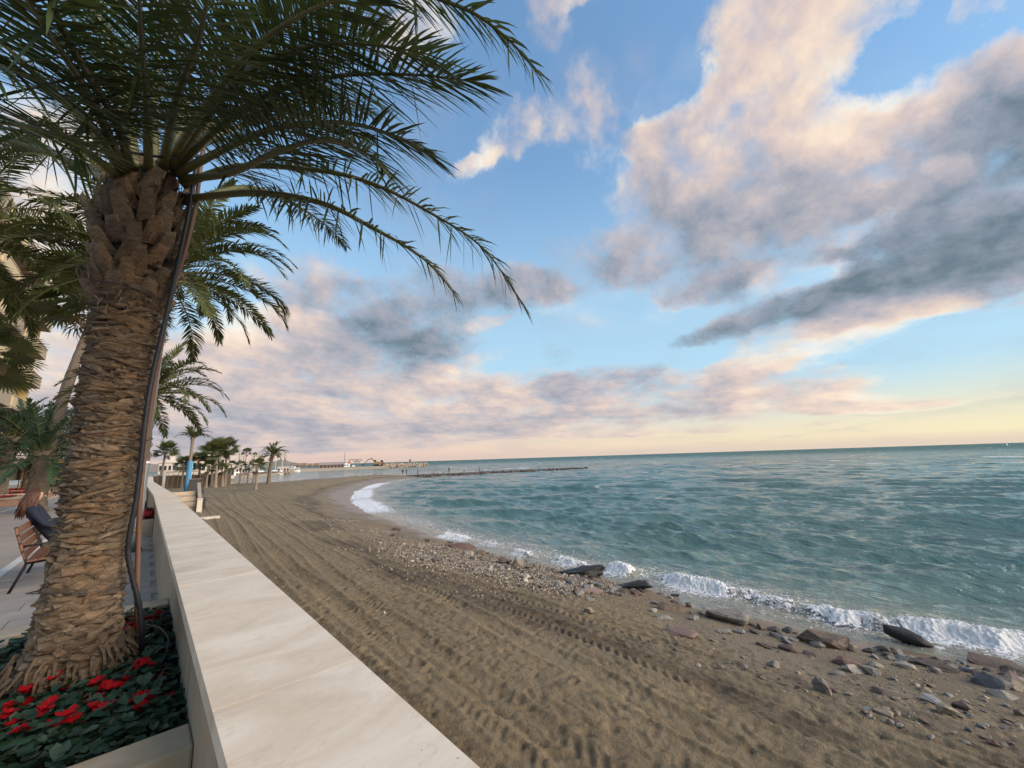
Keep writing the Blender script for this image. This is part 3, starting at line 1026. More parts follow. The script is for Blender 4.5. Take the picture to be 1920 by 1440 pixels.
def build_wall():
    t = thing('sea_wall', 'long cream stone sea wall with pale marble coping between planters and beach', 'wall', (0.48, 8, PROM))
    def local(mb, name, m, bev=0.0, sm=False):
        mb.v = [(x - .48, y - 8, z - PROM) for x, y, z in mb.v]
        return mb.build(name, m, t, None, sm, bev)
    mb = MB()
    ys = [-6, 4, 11, 17.6, 24, 30, 36.5, 62]
    for i, y in enumerate(ys):
        x0 = float(wall_x(y))
        mb.v += [(x0 + .035, y, 0.6), (x0 + .465, y, 0.6), (x0 + .465, y, WALLTOP - .065), (x0 + .035, y, WALLTOP - .065)]
        if i:
            k = 4 * (i - 1)
            mb.f += [(k + a, k + b, k + 4 + b, k + 4 + a) for a, b in ((0, 1), (1, 2), (2, 3), (3, 0))]
    mb.f += [(0, 3, 2, 1), (len(mb.v) - 4, len(mb.v) - 3, len(mb.v) - 2, len(mb.v) - 1)]
    local(mb, 'wall_body', 'plaster')
    # bed joint strip under the coping
    mb = MB()
    for a, b in zip(ys[:-1], ys[1:]):
        xa, xb = float(wall_x(a)), float(wall_x(b))
        z0, z1 = WALLTOP - .115, WALLTOP - .066
        mb.add([(xa + .014, a, z0), (xb + .014, b, z0), (xb + .014, b, z1), (xa + .014, a, z1), (xa + .04, a, z0), (xb + .04, b, z0), (xb + .04, b, z1), (xa + .04, a, z1)],
               [(3, 2, 1, 0), (0, 1, 5, 4), (4, 5, 6, 7), (7, 6, 2, 3), (0, 4, 7, 3), (1, 2, 6, 5)])
    local(mb, 'drip_course', 'kerb_stone')
    y = -6.0
    r = random.Random(4)
    while y < 61.5:
        L = 1.95 if y < 36 else 3.9
        y1 = min(y + L, 62)
        if y < 17.6 < y1:
            y1 = 17.6
        g = .003
        a, b = float(wall_x(y + g)), float(wall_x(y1 - g))
        dz = r.uniform(0, .0015)
        z0, z1 = WALLTOP - .062, WALLTOP + dz
        mb = MB().add([(a, y + g, z0), (a + .487, y + g, z0), (b + .487, y1 - g, z0), (b, y1 - g, z0), (a, y + g, z1), (a + .487, y + g, z1), (b + .487, y1 - g, z1), (b, y1 - g, z1)],
                      [(3, 2, 1, 0), (4, 5, 6, 7), (0, 1, 5, 4), (1, 2, 6, 5), (2, 3, 7, 6), (3, 0, 4, 7)])
        local(mb, 'coping_slab', 'marble')
        y = y1
    return t


build_wall()


# ------------------------------------------------------------------ palms
def bez(p0, p1, p2, p3, n):
    t = np.linspace(0, 1, n)[:, None]
    return (1 - t) ** 3 * p0 + 3 * (1 - t) ** 2 * t * p1 + 3 * (1 - t) * t * t * p2 + t ** 3 * p3


def catmull(pts, n):
    P_ = [np.asarray(p, float) for p in pts]
    P_ = [2 * P_[0] - P_[1]] + P_ + [2 * P_[-1] - P_[-2]]
    out = []
    for i in range(1, len(P_) - 2):
        a, b, c, d = P_[i - 1:i + 3]
        for t in np.linspace(0, 1, n, endpoint=False):
            out.append(.5 * ((2 * b) + (-a + c) * t + (2 * a - 5 * b + 4 * c - d) * t * t + (-a + 3 * b - 3 * c + d) * t ** 3))
    out.append(P_[-2])
    return np.array(out)


def frond_arrays(path, nleaf, Lmax, wid, seed, base=.16, vee=28, droop=.10, limp=0.0, missing=.04):
    """feather frond along a path: rachis tube + leaflet strips"""
    r = np.random.default_rng(seed)
    path = np.asarray(path, float)
    seg = np.linalg.norm(np.diff(path, axis=0), axis=1)
    s = np.concatenate([[0], np.cumsum(seg)])
    L = s[-1]
    T = np.gradient(path, axis=0)
    T /= np.linalg.norm(T, axis=1)[:, None]
    upv = np.array([0, 0, 1.0])
    # side vector: from the mean bending plane so that it never flips
    chord = path[-1] - path[0]
    Smean = np.cross(chord, upv)
    if np.linalg.norm(Smean) < .25 * np.linalg.norm(chord):
        a = r.uniform(0, 6.28)
        Smean = np.array([math.cos(a), math.sin(a), 0])
    Smean /= np.linalg.norm(Smean)
    V, F = [], []
    k = 0
    for side in (-1, 1):
        u = np.linspace(0, 1, nleaf) + r.normal(0, .25 / nleaf, nleaf)
        u = np.clip(u, 0, 1)
        keep = r.random(nleaf) > missing
        u = u[keep]
        n = len(u)
        t = base + (1 - base) * u
        p = np.stack([np.interp(t * L, s, path[:, i]) for i in range(3)], 1)
        tg = np.stack([np.interp(t * L, s, T[:, i]) for i in range(3)], 1)
        tg /= np.linalg.norm(tg, axis=1)[:, None]
        sv = Smean - tg * (tg @ Smean)[:, None]
        sv /= np.linalg.norm(sv, axis=1)[:, None]
        nv = np.cross(sv, tg)
        nv *= np.sign(nv[:, 2:3].mean() + 1e-6) if abs(nv[:, 2].mean()) > .05 else 1
        ang = np.radians(np.interp(u, [0, .15, .6, 1], [64, 61, 51, 22]) + r.normal(0, 5, n))
        ve = np.radians(vee * np.interp(u, [0, .5, 1], [1.2, 1, .5]) + r.normal(0, 11, n))
        ln = Lmax * np.interp(u, [0, .08, .3, .6, .85, 1], [.22, .60, 1.0, .95, .70, .42]) * r.uniform(.86, 1.08, n)
        dr = tg * np.cos(ang)[:, None] + (side * sv * np.cos(ve)[:, None] + nv * np.sin(ve)[:, None]) * np.sin(ang)[:, None]
        lm = (r.random(n) < limp)[:, None]
        dr = np.where(lm, dr * .5 + np.array([0, 0, -.85]) + r.normal(0, .2, (n, 3)), dr)
        dr /= np.linalg.norm(dr, axis=1)[:, None]
        w = np.cross(dr, nv + r.normal(0, .25, (n, 3)))
        w /= np.linalg.norm(w, axis=1)[:, None]
        ww = (wid * r.uniform(.75, 1.15, n))[:, None]
        g = np.array([0, 0, -1.0])
        dd = droop * r.uniform(.3, 1.7, n)[:, None] * ln[:, None]
        ln = ln[:, None]
        q = [p - w * ww * .22, p + w * ww * .22,
             p + dr * ln * .32 - w * ww * .5 + g * dd * .08, p + dr * ln * .32 + w * ww * .5 + g * dd * .08,
             p + dr * ln * .70 - w * ww * .34 + g * dd * .45, p + dr * ln * .70 + w * ww * .34 + g * dd * .45,
             p + dr * ln + g * dd]
        V.append(np.stack(q, 1).reshape(-1, 3))
        b = (np.arange(n) * 7 + k)[:, None]
        tri = np.array([[0, 1, 3], [0, 3, 2], [2, 3, 5], [2, 5, 4], [4, 5, 6]])
        F.append((b[:, :, None] + tri[None]).reshape(-1, 3))
        k += 7 * n
    return np.concatenate(V), np.concatenate(F)


def rachis_mesh(path, r0, r1, n=6, flat=1.0):
    m = len(path)
    rad = [r0 * (1 - i / (m - 1)) ** 1.25 + r1 for i in range(m)]
    rad[0] *= 1.5
    return MB().tube(path, rad, n).mesh('frond')


def add_frond(parent, path, seed, nleaf, Lmax, wid, r0, lm, rm, **kw):
    """frond part (its midrib) with its leaflets as a sub-part"""
    path = np.asarray(path, float) - np.array(parent.location)
    me = rachis_mesh(path, r0, .004)
    o = link('frond', me, rm, parent, None, True)
    V, F = frond_arrays(path, nleaf, Lmax, wid, seed, **kw)
    l = link('leaflets', npmesh('leaflets', V, F), lm, o)
    l['kind'] = 'stuff'
    return o


# leaf-base stubs: a handful of shapes shared by all
def stub_mesh(seed, up=0.0):
    r = np.random.default_rng(seed)
    bm = bmesh.new()
    # x = along the girth, y = outwards, z = up; unit width 1, unit height 1
    pts = []
    for (x, y, z) in ((-.5, -.5, -.45), (.5, -.5, -.45), (-.52, .05, -.30), (.52, .05, -.30), (-.25, .35, -.38), (.25, .35, -.38), (-.40, .55, .22), (.40, .55, .22), (-.14, .80, .12), (.16, .78, .14),
                      (-.32, .50, .50), (.32, .50, .50), (-.34, -.5, .5), (.34, -.5, .5)):
        pts.append(bm.verts.new((x + r.normal(0, .12), y + (r.normal(0, .11) if y > -.4 else 0), z + r.normal(0, .13) + up * max(0, y))))
    bmesh.ops.convex_hull(bm, input=pts)
    loose = [v for v in bm.verts if not v.link_faces]
    bmesh.ops.delete(bm, geom=loose, context='VERTS')
    me = bpy.data.meshes.new('leaf_base')
    bm.to_mesh(me)
    bm.free()
    me.materials.append(MATS['bark'])
    return me


def boot_mesh(seed):
    r = np.random.default_rng(seed)
    bm = bmesh.new()
    pts = [bm.verts.new((x + r.normal(0, .05), y + r.normal(0, .07), z + r.normal(0, .05))) for (x, y, z) in (
        (-.55, -.3, 0), (.55, -.3, 0), (-.5, .35, .02), (.5, .35, .02), (0, .55, .05), (-.42, -.2, .55), (.42, -.2, .55), (-.36, .4, .5), (.36, .4, .5),
        (-.30, -.15, 1.0), (.30, -.18, .95), (-.24, .42, .88), (.26, .40, .84), (0, .5, .80))]
    bmesh.ops.convex_hull(bm, input=pts)
    bmesh.ops.delete(bm, geom=[v for v in bm.verts if not v.link_faces], context='VERTS')
    me = bpy.data.meshes.new('leaf_base')
    bm.to_mesh(me)
    bm.free()
    me.materials.append(MATS['bark'])
    return me


BOOTS = [boot_mesh(70 + i) for i in range(6)]
STUBS = [stub_mesh(i) for i in range(10)]
STUBS_UP = [stub_mesh(40 + i, .5) for i in range(6)]


def big_palm():
    K = .822                     # the planter rim fixes how near the trunk stands
    bx, by, bz = -.222, 3.93, 3.35
    t = thing('date_palm', 'large date palm in the nearest flower bed, thick rough trunk in the foreground', 'palm tree', (bx, by, bz))
    prof = [(-.15, .37), (0.0, .33), (.12, .29), (.30, .262), (.7, .226), (1.1, .214), (1.9, .218), (2.6, .222), (3.05, .238), (3.4, .270), (3.75, .292), (4.00, .275), (4.25, .20), (4.45, .08)]
    prof = [(a * K, b * K) for a, b in prof]
    def rad(h):
        return float(np.interp(h, [p[0] for p in prof], [p[1] for p in prof]))
    # fibrous core with uneven rings
    vs, fs = [], []
    NR, NA = 150, 64
    for i in range(NR + 1):
        z = (-.15 + 4.55 * i / NR) * K
        for k in range(NA):
            a = 2 * math.pi * k / NA
            vs.append((a, z))
    va = np.array(vs)
    nz = fbm(va[:, 0] * 5 / 6.2832 * 4 % 64, va[:, 1] * 17, 4, 301, .6) - .5 + .6 * (fbm(np.cos(va[:, 0]) * 3 + 9, np.sin(va[:, 0]) * 3 + va[:, 1] * 9, 3, 311) - .5)
    rr_ = np.interp(va[:, 1], [p[0] for p in prof], [p[1] for p in prof]) - .043 + nz * .042
    vv = np.stack([np.cos(va[:, 0]) * rr_, np.sin(va[:, 0]) * rr_, va[:, 1]], 1)
    idx = np.arange((NR + 1) * NA).reshape(NR + 1, NA)
    F_ = np.stack([idx[:-1], np.roll(idx, -1, 1)[:-1], np.roll(idx, -1, 1)[1:], idx[1:]], -1).reshape(-1, 4)
    link('trunk', npmesh('trunk', vv, F_), 'bark_core', t)
    r = random.Random(3)
    items = []
    ga = math.pi * (3 - math.sqrt(5))
    h = 0.02
    i = 0
    while h < 3.25:
        big = sstep(np.array(h), 2.9, 3.5)
        mid_ = float(sstep(np.array(h), .6, 1.1))
        hgt = (.060 - .026 * mid_) * r.uniform(.7, 1.6)
        wd = (.140 + .05 * mid_) * r.uniform(.5, 1.6)
        a = i * ga + r.uniform(-.12, .12)
        items.append((h * K, a, wd * K, hgt * K, float(big)))
        h += .0044 - .0006 * mid_
        i += 1
    cam_a = math.atan2(-by, -bx)
    def mtx(it):
        h, a, wd, hgt, big = it
        R0 = rad(h)
        prot = r.uniform(.022, .058) + .07 * big * r.random()
        tilt = r.uniform(-.18, .22) + .25 * big
        prot *= K
        M = Matrix.Translation((math.cos(a) * (R0 - .037), math.sin(a) * (R0 - .037), h)) @ Matrix.Rotation(a - math.pi / 2, 4, 'Z') @ Matrix.Rotation(tilt, 4, 'X') @ Matrix.Rotation(r.gauss(0, .20), 4, 'Y')
        return M @ Matrix.Diagonal((wd, prot * 1.35, hgt, 1))
    def facing(it):
        return math.cos(it[1] - cam_a)
    items.sort(key=lambda it: -facing(it) - .25 * it[4])
    rest = MB()
    for k, it in enumerate(items):
        M = mtx(it)
        me = (STUBS_UP if it[4] > .6 else STUBS)[r.randrange(6)]
        if k < 215:
            o = link('leaf_base', me, None, t)
            o.matrix_local = M
        else:
            rest.add([M @ v.co for v in me.vertices], [tuple(p.vertices) for p in me.polygons])
    # cut leaf boots flaring out under the crown, overlapping like an artichoke
    nb = 84
    for i in range(nb):
        f = i / (nb - 1)
        hz = (2.95 + 1.22 * f) * K
        a = i * ga + r.uniform(-.1, .1)
        R0 = rad(hz)
        Lb = r.uniform(.17, .30) * K * (1 + .3 * f)
        tilt = R(r.uniform(20, 38) - 22 * max(0, f - .55) / .45)
        M = Matrix.Translation((math.cos(a) * (R0 - .05), math.sin(a) * (R0 - .05), hz - .06)) @ Matrix.Rotation(a - math.pi / 2, 4, 'Z') @ Matrix.Rotation(-tilt, 4, 'X') @ Matrix.Rotation(r.gauss(0, .15), 4, 'Y') @ Matrix.Diagonal((r.uniform(.12, .17) * K, r.uniform(.06, .085) * K, Lb, 1))
        o = link('leaf_base', BOOTS[i % 6], None, t)
        o.matrix_local = M
    # torn brown sheath fibres between the boots
    for k in range(420):
        a = r.uniform(0, 6.283)
        hz = r.uniform(2.9, 4.25) * K
        q = rad(hz) + r.uniform(-.02, .06)
        p0 = Vector((math.cos(a) * q, math.sin(a) * q, hz))
        p1 = p0 + Vector((math.cos(a) * r.uniform(-.01, .06) + r.uniform(-.05, .05), math.sin(a) * r.uniform(-.01, .06) + r.uniform(-.05, .05), r.uniform(-.10, .16)))
        rest.tube([p0, (p0 + p1) / 2 + Vector((r.uniform(-.02, .02), r.uniform(-.02, .02), 0)), p1], [.005, .004, .0015], 3)
    # small torn shards and fibres between the stubs
    for k in range(1500):
        it = (r.uniform(0, 2.8), r.uniform(0, 6.283), r.uniform(.02, .07), r.uniform(.012, .04), 0.0)
        M = mtx(it)
        me = STUBS[r.randrange(10)]
        rest.add([M @ v.co for v in me.vertices], [tuple(p.vertices) for p in me.polygons])
    o = rest.build('leaf_bases', 'bark_loose', t)
    o['kind'] = 'stuff'
    print('stubs', len(items))
    # dry root fringe at the foot
    mb = MB()
    for k in range(150):
        a = r.uniform(0, 6.28)
        z = r.uniform(-.04, .20)
        q = rad(max(z, 0)) + .02
        p0 = Vector((math.cos(a) * q, math.sin(a) * q, z))
        p1 = p0 + Vector((math.cos(a) * r.uniform(.02, .07), math.sin(a) * r.uniform(.02, .07), -r.uniform(.05, .14)))
        mb.tube([p0, (p0 + p1) / 2 + Vector((r.uniform(-.01, .01), r.uniform(-.01, .01), 0)), p1], [.011, .009, .004], 4)
    o = mb.build('root_fringe', 'bark', t)
    o['kind'] = 'stuff'

    # ---- fronds
    top = np.array([bx, by, bz + 4.12 * K])

    def from_px(pts, Ltot, near=True, start=None):
        """path whose tip lies on the last pixel's ray at frond length from the crown; middle points between"""
        tip_d = ray(*pts[-1])
        oc = CAMP - top
        Lc = Ltot
        for _ in range(40):
            bq = tip_d @ oc
            disc = bq * bq - (oc @ oc - Lc * Lc)
            if disc >= 0:
                break
            Lc *= 1.03
        tt = -bq - math.sqrt(max(disc, 0)) if near else -bq + math.sqrt(max(disc, 0))
        tip = CAMP + max(tt, .65) * tip_d
        d0 = np.linalg.norm(top - CAMP)
        d1 = np.linalg.norm(tip - CAMP)
        cum = [0]
        allp = [start or (290, 318)] + list(pts)
        for a, b in zip(allp[:-1], allp[1:]):
            cum.append(cum[-1] + math.hypot(b[0] - a[0], b[1] - a[1]))
        out = []
        for j, (px, py) in enumerate(allp):
            f = cum[j] / cum[-1]
            if j == 0:
                d = ray(px, py)
                q = CAMP + d * (d0 - .10)
            else:
                # depth changes evenly in 1/depth along the projected frond
                q = CAMP + ray(px, py) / ((1 - f) / d0 + f / d1)
            out.append(q)
        return catmull(out, 10)
    main = [  # (pixels, length, near, start, leaf length, limp)
        ([(450, 312), (600, 320), (700, 345), (800, 395), (905, 465), (985, 578)], 3.7, True, (345, 345), .34, .22),
        ([(480, 362), (600, 380), (700, 428), (790, 482), (852, 548)], 3.4, True, (350, 372), .32, .20),
        ([(470, 352), (560, 388), (618, 428), (648, 462)], 3.0, False, (350, 378), .36, .1),
        ([(430, 325), (520, 285), (610, 262), (690, 290), (732, 332)], 3.2, True, (345, 335), .42, .05),
        ([(430, 275), (520, 240), (640, 230), (740, 255), (812, 292)], 3.3, True, (335, 325), .46, .04),
        ([(420, 230), (520, 170), (640, 142), (770, 140), (885, 152)], 3.5, True, (330, 315), .50, .04),
        ([(410, 190), (490, 120), (590, 85), (700, 84), (805, 102)], 3.4, True, (322, 310), .52, .03),
        ([(420, 160), (540, 40), (690, -30), (850, 8), (940, 62), (1012, 140)], 3.9, True, (320, 305), .36, .15),
        ([(385, 200), (470, 95), (580, 20), (700, -20)], 3.4, True, (315, 305), .52, .02),
        ([(275, 200), (266, 90), (258, -60)], 3.2, True, (278, 318), .46, .02),
        ([(195, 235), (150, 150), (100, 75), (35, -25)], 3.3, True, (232, 318), .50, .02),
        ([(245, 220), (225, 110), (170, -40)], 3.2, False, (255, 315), .5, .02),
        ([(330, 190), (370, 80), (400, -50)], 3.3, True, (305, 310), .5, .02),
        ([(180, 245), (90, 165), (-30, 110)], 3.2, True, (225, 318), .48, .05),
        ([(170, 290), (80, 245), (-40, 225)], 3.0, True, (215, 328), .44, .08),
        ([(185, 330), (110, 290), (40, 270), (-20, 290)], 3.0, False, (215, 335), .42, .08),
        ([(290, 180), (300, 60), (330, -70)], 3.3, False, (290, 310), .5, .03),
        ([(220, 200), (130, 90), (20, 20)], 3.3, False, (240, 312), .5, .03),
        ([(340, 210), (420, 110), (520, -20)], 3.4, False, (305, 310), .5, .02),
        ([(360, 215), (470, 150), (600, 110), (720, 40)], 3.4, False, (318, 310), .5, .03),
        ([(395, 260), (500, 225), (600, 225), (690, 262)], 3.1, False, (330, 322), .46, .04),
        ([(215, 225), (120, 60), (100, -60)], 3.4, True, (245, 312), .5, .03),
        ([(390, 235), (500, 195), (610, 190), (700, 215)], 3.2, False, (325, 318), .45, .03),
    ]
    for i, (px, L, near, st, ll, limp) in enumerate(main):
        path = from_px(px, L * K, near, st)
        ll = ll * (1.22 if 2 < i < 9 and i != 7 else 1.0)
        add_frond(t, path, 100 + i, 104 if i < 9 else 84, ll * 1.02 * K, .0150, .027, 'leaf_palm', 'rachis', vee=12 if ll > .4 else 14, droop=.12 if ll > .4 else .28, limp=limp, base=.30 if i > 8 else .24)
    # the rest of the crown: upright heart, and fronds leaning away from the camera and over the promenade
    rr = random.Random(12)
    spec = []
    for k in range(5):
        spec.append((rr.uniform(0, 360), rr.uniform(72, 86), rr.uniform(2.3, 3.0)))
    for k, a in enumerate((80, 125, 170)):
        spec.append((a + rr.uniform(-8, 8), rr.uniform(34, 62), rr.uniform(2.8, 3.4)))
    for k, a in enumerate((100, 150)):
        spec.append((a + rr.uniform(-8, 8), rr.uniform(8, 30), rr.uniform(2.6, 3.2)))
    for i, (a, e, L) in enumerate(spec):
        L *= K
        a = R(a)
        hd = np.array([math.cos(a), math.sin(a), 0])
        e = R(e)
        p0 = top + hd * .08 + np.array([0, 0, .0])
        p1 = p0 + (hd * math.cos(e) + np.array([0, 0, math.sin(e)])) * L * .40
        e2 = e - .35
        p2 = p1 + (hd * math.cos(e2) + np.array([0, 0, math.sin(e2)])) * L * .33
        e3 = e - 1.0
        p3 = p2 + (hd * math.cos(e3) + np.array([0, 0, math.sin(e3)])) * L * .33
        add_frond(t, bez(p0, p1, p2, p3, 28), 300 + i, 74, .46 * K, .0150, .024, 'leaf_palm', 'rachis', vee=20, droop=.14, limp=.03)
    return t


big_palm()


# ---- generic palms in the middle distance: shared frond shapes, each frond an object
def local_frond(L, e0, curl, seed, nleaf, Lmax, wid, lm, rm, r0=.03):
    path = [np.zeros(3)]
    e = R(e0)
    n = 22
    for i in range(n):
        path.append(path[-1] + np.array([math.cos(e), 0, math.sin(e)]) * L / n)
        e -= R(curl) / n * (0.4 + 1.6 * i / n)
    path = np.array(path)
    me1 = rachis_mesh(path, r0, .006, 5)
    me1.materials.append(MATS[rm])
    V, F = frond_arrays(path, nleaf, Lmax, wid, seed, vee=25, droop=.22, base=.14)
    me2 = npmesh('leaflets', V, F)
    me2.materials.append(MATS[lm])
    return me1, me2


def place_frond(parent, pair, loc, az, tilt=0.0, sc=1.0, roll=0.0):
    o = link('frond', pair[0], None, parent)
    o.matrix_local = Matrix.Translation(loc) @ Matrix.Rotation(az, 4, 'Z') @ Matrix.Rotation(-tilt, 4, 'Y') @ Matrix.Rotation(roll, 4, 'X') @ Matrix.Scale(sc, 4)
    l = link('leaflets', pair[1], None, o)
    l['kind'] = 'stuff'
    return o


FEATHER = {}


def feather_set(key, L, nleaf, Lmax, wid, lm, rm='rachis'):
    if key not in FEATHER:
        FEATHER[key] = [local_frond(L * s_, e, c, 900 + i * 7 + len(FEATHER) * 50, nleaf, Lmax, wid, lm, rm) for i, (e, c, s_) in enumerate(
            ((82, 35, .85), (68, 60, .95), (55, 80, 1.0), (40, 85, 1.0), (25, 80, 1.0), (8, 70, .95), (-12, 55, .85)))]
    return FEATHER[key]


def trunk_mesh(h, r0, r1, seed, lean=(0, 0), rings=26, n=14, rough=.10, boss=0.0):
    r = np.random.default_rng(seed)
    pts = []
    vs, fs = [], []
    for i in range(rings + 1):
        f = i / rings
        rr = r0 + (r1 - r0) * min(1, f * 1.3) + r0 * .5 * math.exp(-f * 14)
        if boss:
            rr += boss * math.exp(-((f - .93) / .07) ** 2)
        c = (lean[0] * f * f, lean[1] * f * f)
        for k in range(n):
            a = 2 * math.pi * k / n
            q = rr * (1 + r.normal(0, rough) * .6 + (rough * .9 if (i + k) % 2 else 0))
            vs.append((c[0] + q * math.cos(a), c[1] + q * math.sin(a), h * f))
    for i in range(rings):
        for k in range(n):
            fs.append((i * n + k, i * n + (k + 1) % n, (i + 1) * n + (k + 1) % n, (i + 1) * n + k))
    fs.append(tuple(range(rings * n, rings * n + n)))
    return MB().add(vs, fs).mesh('trunk')


def feather_palm(name, label, loc, h, r0, key, nf, seed, lean=(0, 0), sc=1.0, group=None, bark='bark_far', low=1.0, rough=.12, boss=.08):
    t = thing(name, label, 'palm tree', loc, 0, group)
    r = random.Random(seed)
    link('trunk', trunk_mesh(h, r0, r0 * .85, seed, lean, rings=max(12, int(h * 7)), rough=rough, boss=boss), bark, t)
    ga = math.pi * (3 - math.sqrt(5))
    fs = FEATHER[key]
    for i in range(nf):
        f = (i + .5) / nf
        k = min(len(fs) - 1, int(f ** .9 * low * len(fs)))
        a = i * ga + r.uniform(-.2, .2)
        hz = h - f * .35 * r0 * 3
        place_frond(t, fs[k], (lean[0] + math.cos(a) * r0 * .5, lean[1] + math.sin(a) * r0 * .5, hz), a, R(r.uniform(-7, 7)), sc * r.uniform(.88, 1.1), R(r.uniform(-25, 25)))
    return t


feather_set('mid', 3.9, 76, .52, .048, 'leaf_palm_warm')
feather_set('date', 3.3, 44, .46, .06, 'leaf_palm_warm')
feather_set('far', 2.6, 26, .44, .10, 'leaf_palm_warm')
feather_set('farleft', 3.2, 44, .5, .06, 'leaf_dark')


# fan palms
def fan_leaf(seed, pet=1.0, rad=.95, nseg=34, lm='leaf_fan'):
    r = random.Random(seed)
    mb = MB().tube([(0, 0, 0), (pet * .5, 0, .05), (pet, 0, .02)], [.025, .018, .012], 5)
    me1 = mb.mesh('frond')
    me1.materials.append(MATS['rachis'])
    mb = MB()
    c = Vector((pet, 0, .02))
    for i in range(nseg):
        a = R(-118 + 236 * i / (nseg - 1))
        d = Vector((math.cos(a), math.sin(a), 0))
        w = Vector((-d.y, d.x, 0))
        L = rad * (1 - .22 * abs(a) / R(118)) * r.uniform(.9, 1.05)
        hw = rad * .052
        z1 = .06 * ((i % 2) * 2 - 1) * .5
        dr = r.uniform(.12, .45)
        p1 = c + d * L * .5 + Vector((0, 0, z1 + .03))
        p2 = c + d * L * .78 + Vector((0, 0, -dr * .12 * L))
        p3 = c + d * L + Vector((0, 0, -dr * .5 * L))
        k = len(mb.v)
        mb.add([c, p1 - w * hw, p1 + w * hw, p2 - w * hw * .55, p2 + w * hw * .55, p3], [(0, 1, 2), (1, 3, 4, 2), (3, 5, 4)])
    me2 = mb.mesh('leaflets')
    me2.materials.append(MATS[lm])
    return me1, me2


FAN = {'fan': [fan_leaf(i) for i in range(4)], 'fan_dark': [fan_leaf(10 + i, lm='leaf_dark') for i in range(4)], 'fan_dry': [fan_leaf(20 + i, .8, .7, 16, 'leaf_dry') for i in range(3)]}


def fan_palm(name, label, loc, h, r0, nf, seed, sc=1.0, lean=(0, 0), group=None, key='fan', dry=4, bark='bark_grey'):
    t = thing(name, label, 'palm tree', loc, 0, group)
    r = random.Random(seed)
    link('trunk', trunk_mesh(h, r0, r0 * .72, seed, lean, rings=max(8, int(h * 4)), n=10, rough=.05), bark, t)
    ga = math.pi * (3 - math.sqrt(5))
    for i in range(nf):
        f = (i + .5) / nf
        el = 78 - 105 * f + r.uniform(-8, 8)
        a = i * ga + r.uniform(-.25, .25)
        o = place_frond(t, FAN[key][r.randrange(4)], (lean[0], lean[1], h - .05 - .15 * f), a, R(el), sc * r.uniform(.85, 1.12), R(r.uniform(-35, 35)))
    for i in range(dry):
        place_frond(t, FAN['fan_dry'][r.randrange(3)], (lean[0], lean[1], h - .3), r.uniform(0, 6.28), R(r.uniform(-72, -50)), sc * .9, R(r.uniform(-30, 30)))
    return t


def base_at(px, py, z, dz=0.0):
    q = onz(px, py, z)
    return (q[0], q[1], z + dz)


# planter palms along the wall
feather_palm('date_palm', 'tall date palm right behind the foreground trunk with arching green fronds', (-.25, 15.6, PROM + .2), 7.6, .27, 'mid', 62, 5, low=1.0)
feather_palm('date_palm', 'second date palm behind the foreground trunk, smaller crown hanging lower', (-.25, 26.0, PROM + .2), 5.3, .26, 'date', 52, 6, low=1.0)
# across the promenade
feather_palm('date_palm', 'date palm at the left edge whose yellow green crown rises beside the building', (-4.45, 16.5, PROM), 7.9, .28, 'mid', 42, 8, low=1.0)
fan_palm('fan_palm', 'slim fan palm with a dark head at the left edge before the building', (-4.05, 17.8, PROM), 5.0, .20, 18, 14, .8, (0.12, 0), key='fan')
fan_palm('fan_palm', 'tall fan palm with a leaning bare trunk left of the foreground palm', (-3.7, 29.5, PROM), 10.6, .26, 36, 15, 1.7, (1.0, 0), key='fan')
for i, (x, y, h, s_) in enumerate(((-6.6, 40, 4.0, 1.0), (-5.4, 46, 4.3, 1.05), (-7.2, 52, 4.6, 1.1), (-4.6, 55, 4.2, 1.0), (-3.45, 27.0, 2.6, .85))):
    feather_palm('date_palm', ['low bushy palm nearest the left edge beyond the red flower beds', 'bushy palm with a stout trunk standing right of the nearest low palm', 'dark palm crown at the back of the promenade row',
                                'low palm crown touching the left side of the foreground trunk', 'short leafy palm beside the leaning trunk behind the flower beds'][i],
                 (x, y, PROM), h, .30, 'farleft', 34, 20 + i, sc=s_, group='palms across the promenade')


# ------------------------------------------------------------------ planters with kerbs
def planter(label, x0, x1, y0, y1, zt, kw=.22, soil=.10):
    cx, cy = (x0 + x1) / 2, (y0 + y1) / 2
    t = thing('planter', label, 'planter', (cx, cy, PROM))
    h = zt - PROM
    for (ax, ay, bx, by) in ((x0, y0, x1, y0 + kw), (x0, y1 - kw, x1, y1), (x0, y0 + kw + .003, x0 + kw, y1 - kw - .003)):
        MB().box(((ax + bx) / 2 - cx, (ay + by) / 2 - cy, h / 2 - .02), (bx - ax, by - ay, h + .04)).build('kerb', 'kerb_stone', t, None, False, .012)
    mb = MB()
    r = random.Random(int(y0 * 10))
    nx, ny = 22, 40
    gx0, gx1, gy0, gy1 = x0 + kw - .01, x1, y0 + kw - .01, y1 - kw + .01
    for j in range(ny + 1):
        for i in range(nx + 1):
            mb.v.append((gx0 + (gx1 - gx0) * i / nx - cx, gy0 + (gy1 - gy0) * j / ny - cy, h - soil + r.uniform(-.015, .02)))
    for j in range(ny):
        for i in range(nx):
            k = j * (nx + 1) + i
            mb.f.append((k, k + 1, k + nx + 2, k + nx + 1))
    mb.build('soil', 'soil', t, None, True)
    return t


planter('nearest planter with a stone kerb around the foreground palm', -.84, .279, 2.46, 5.24, PROM + .45, .22, .07)
planter('second planter along the wall with a stone kerb around red flowers', -1.02, .279, 14.0, 17.2, PROM + .40)
planter('third planter along the wall, farther along behind the second one', -1.10, .10, 24.4, 27.6, PROM + .40)


